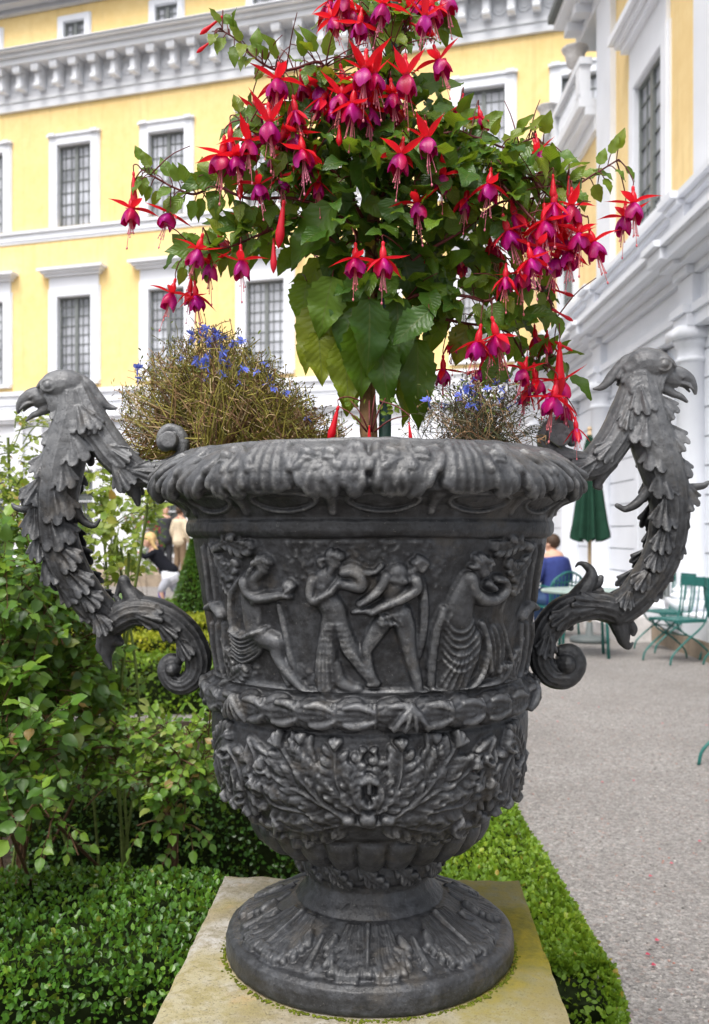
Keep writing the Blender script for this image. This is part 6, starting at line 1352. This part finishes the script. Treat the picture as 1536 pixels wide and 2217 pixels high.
overlay('socks', 'purple_cloth', girl, lambda m: (limb(m, [g3(351, 1277, -.06), g3(350, 1312, -.05)], [.068, .048]), limb(m, [g3(382, 1273, .08), g3(400, 1262, .08)], [.072, .058])))
overlay('shoes', 'white_cloth', girl, lambda m: (limb(m, [g3(402, 1259, .08), g3(412, 1249, .08), g3(422, 1262, .08)], [.058, .062, .05]), limb(m, [g3(352, 1316, -.05), g3(337, 1322, -.05)], [.055, .045])))
overlay('hair', 'blond', girl, lambda m: cap(m, g3(323, 1171), (-1, -.15, 0), 1.12, .16))
def adult(px, y, rz, label, top, trousers, H_=1.72, shirt=None):
    b = WP(px, 0, y); b[2] = .30; e = empty('person', tuple(b), rz, label, 'person'); k = H_ / 1.75; f = (0, -1, 0); m = MB(); v = lambda x, yy, z: np.array([x, yy, z]) * k
    limb(m, [v(0, 0, .92), v(0, -.01, 1.15), v(0, 0, 1.40)], [.155, .135, .15], 18); limb(m, [v(0, 0, 1.42), v(0, -.01, 1.53)], [.06, .055]); head(m, v(0, -.02, 1.63), f, 1.1)
    for s in (-1, 1):
        limb(m, [v(.09 * s, 0, .90), v(.10 * s, -.02, .50), v(.11 * s, .02, .09)], [.095, .062, .042]); limb(m, [v(.11 * s, .02, .05), v(.12 * s, -.15, .035)], [.045, .035])
        limb(m, [v(.17 * s, 0, 1.40), v(.23 * s, .03, 1.12), v(.22 * s, -.08, .88)], [.055, .042, .030]); hand(m, v(.22 * s, -.08, .88), (0, -.2, -1), (s, 0, 0))
    remesh(m, 'body', M['skin'], e, .010, 1)
    overlay('jacket', top, e, lambda m: (limb(m, [v(0, 0, .86), v(0, -.01, 1.12), v(0, 0, 1.38), v(0, 0, 1.46)], [.19, .17, .185, .09], 20), [limb(m, [v(.17 * s, 0, 1.38), v(.24 * s, .03, 1.12), v(.225 * s, -.07, .91)], [.078, .062, .05]) for s in (-1, 1)]))
    overlay('trousers', trousers, e, lambda m: [limb(m, [v(.08 * s, 0, .93), v(.10 * s, -.02, .50), v(.11 * s, .02, .09)], [.118, .085, .07]) for s in (-1, 1)])
    overlay('shoes', 'black_cloth', e, lambda m: [limb(m, [v(.11 * s, .03, .05), v(.12 * s, -.17, .04)], [.052, .042]) for s in (-1, 1)]); overlay('hair', 'brown_hair', e, lambda m: cap(m, v(0, -.02, 1.63), f, 1.13)); return e
adult(390, 23.6, 2.6, 'adult in a beige jacket and brown trousers standing behind the running girl', 'beige_cloth', 'brown_cloth')
adult(358, 23.9, .4, 'adult in dark grey clothes standing beside the person in beige', 'dark_grey_cloth', 'dark_grey_cloth', 1.78)
# seated man in a blue jacket, back to the camera, looking left
b = WP(1198, 0, 12.0); b[2] = 0; man = empty('person', tuple(b), math.radians(-150), 'man in a blue jacket sitting on a green chair with his back to the camera', 'person'); m = MB(); v = lambda x, yy, z: np.array([x, yy, z]); fdir = (.35, -.9, 0)
limb(m, [v(0, 0, .52), v(0, .03, .78), v(0, 0, 1.02)], [.16, .145, .15], 18); limb(m, [v(0, 0, 1.04), v(0, -.02, 1.13)], [.062, .056]); head(m, v(0, -.03, 1.205), fdir, 1.0)
for s in (-1, 1):
    limb(m, [v(.10 * s, -.02, .52), v(.13 * s, -.30, .53), v(.14 * s, -.46, .50), v(.14 * s, -.44, .26), v(.14 * s, -.42, .09)], [.10, .085, .065, .055, .042]); limb(m, [v(.14 * s, -.42, .05), v(.15 * s, -.60, .035)], [.045, .035])
    limb(m, [v(.18 * s, 0, 1.0), v(.25 * s, -.02, .76), v(.16 * s, -.26, .72)], [.058, .045, .03]); hand(m, v(.16 * s, -.26, .72), (-.3 * s, -1, 0), (0, 0, 1))
remesh(m, 'body', M['skin'], man, .010, 1)
overlay('jacket', 'blue_cloth', man, lambda m: (limb(m, [v(0, .01, .50), v(0, .04, .76), v(0, .01, .99), v(0, 0, 1.06)], [.19, .18, .185, .10], 20), [limb(m, [v(.18 * s, 0, .98), v(.26 * s, -.02, .76), v(.17 * s, -.24, .72)], [.085, .068, .052]) for s in (-1, 1)]))
overlay('trousers', 'jeans', man, lambda m: [limb(m, [v(.09 * s, 0, .52), v(.13 * s, -.30, .53), v(.14 * s, -.46, .50), v(.14 * s, -.44, .26), v(.14 * s, -.42, .09)], [.125, .105, .085, .075, .065]) for s in (-1, 1)])
overlay('shoes', 'black_cloth', man, lambda m: [limb(m, [v(.14 * s, -.42, .05), v(.15 * s, -.62, .04)], [.052, .042]) for s in (-1, 1)]); overlay('hair', 'brown_hair', man, lambda m: cap(m, v(0, -.03, 1.205), fdir, 1.02))
# his chair: green metal with a pierced shell back
gc = empty('garden_armchair', tuple(b), math.radians(-150), 'green cast garden chair with a pierced back, under the seated man', 'chair'); mb = MB(); mb.box(-.24, .24, -.26, .22, .400, .425); mb.build('seat', M['green_paint'], gc)
mb = MB()
for k in range(9):
    x = -.24 + .06 * k; mb.tube(cr([(x * .9, .22, .41), (x, .27, .62), (x * 1.02, .30, .84 - x * x * 1.6)], 8), .009, 6)
for z, w_ in ((.50, .235), (.62, .245), (.72, .24)): mb.tube(cr([(-w_, .245, z), (0, .285, z + .01), (w_, .245, z)], 9), .010, 6)
mb.tube(cr([(-.25, .22, .41), (-.27, .27, .70), (-.15, .30, .82), (0, .31, .86), (.15, .30, .82), (.27, .27, .70), (.25, .22, .41)], 30), .015, 8); mb.build('backrest', M['green_paint'], gc, True)
for x in (-.22, .22):
    for y in (-.23, .20): mb = MB(); mb.tube([(x, y, .41), (x * 1.08, y * 1.15, 0)], .014, 8); mb.build('leg', M['green_paint'], gc, True)
    mb = MB(); mb.tube(cr([(x, .24, .66), (x * 1.12, 0, .68), (x * 1.12, -.2, .64), (x, -.23, .42)], 14), .011, 6); mb.build('armrest', M['green_paint'], gc, True)
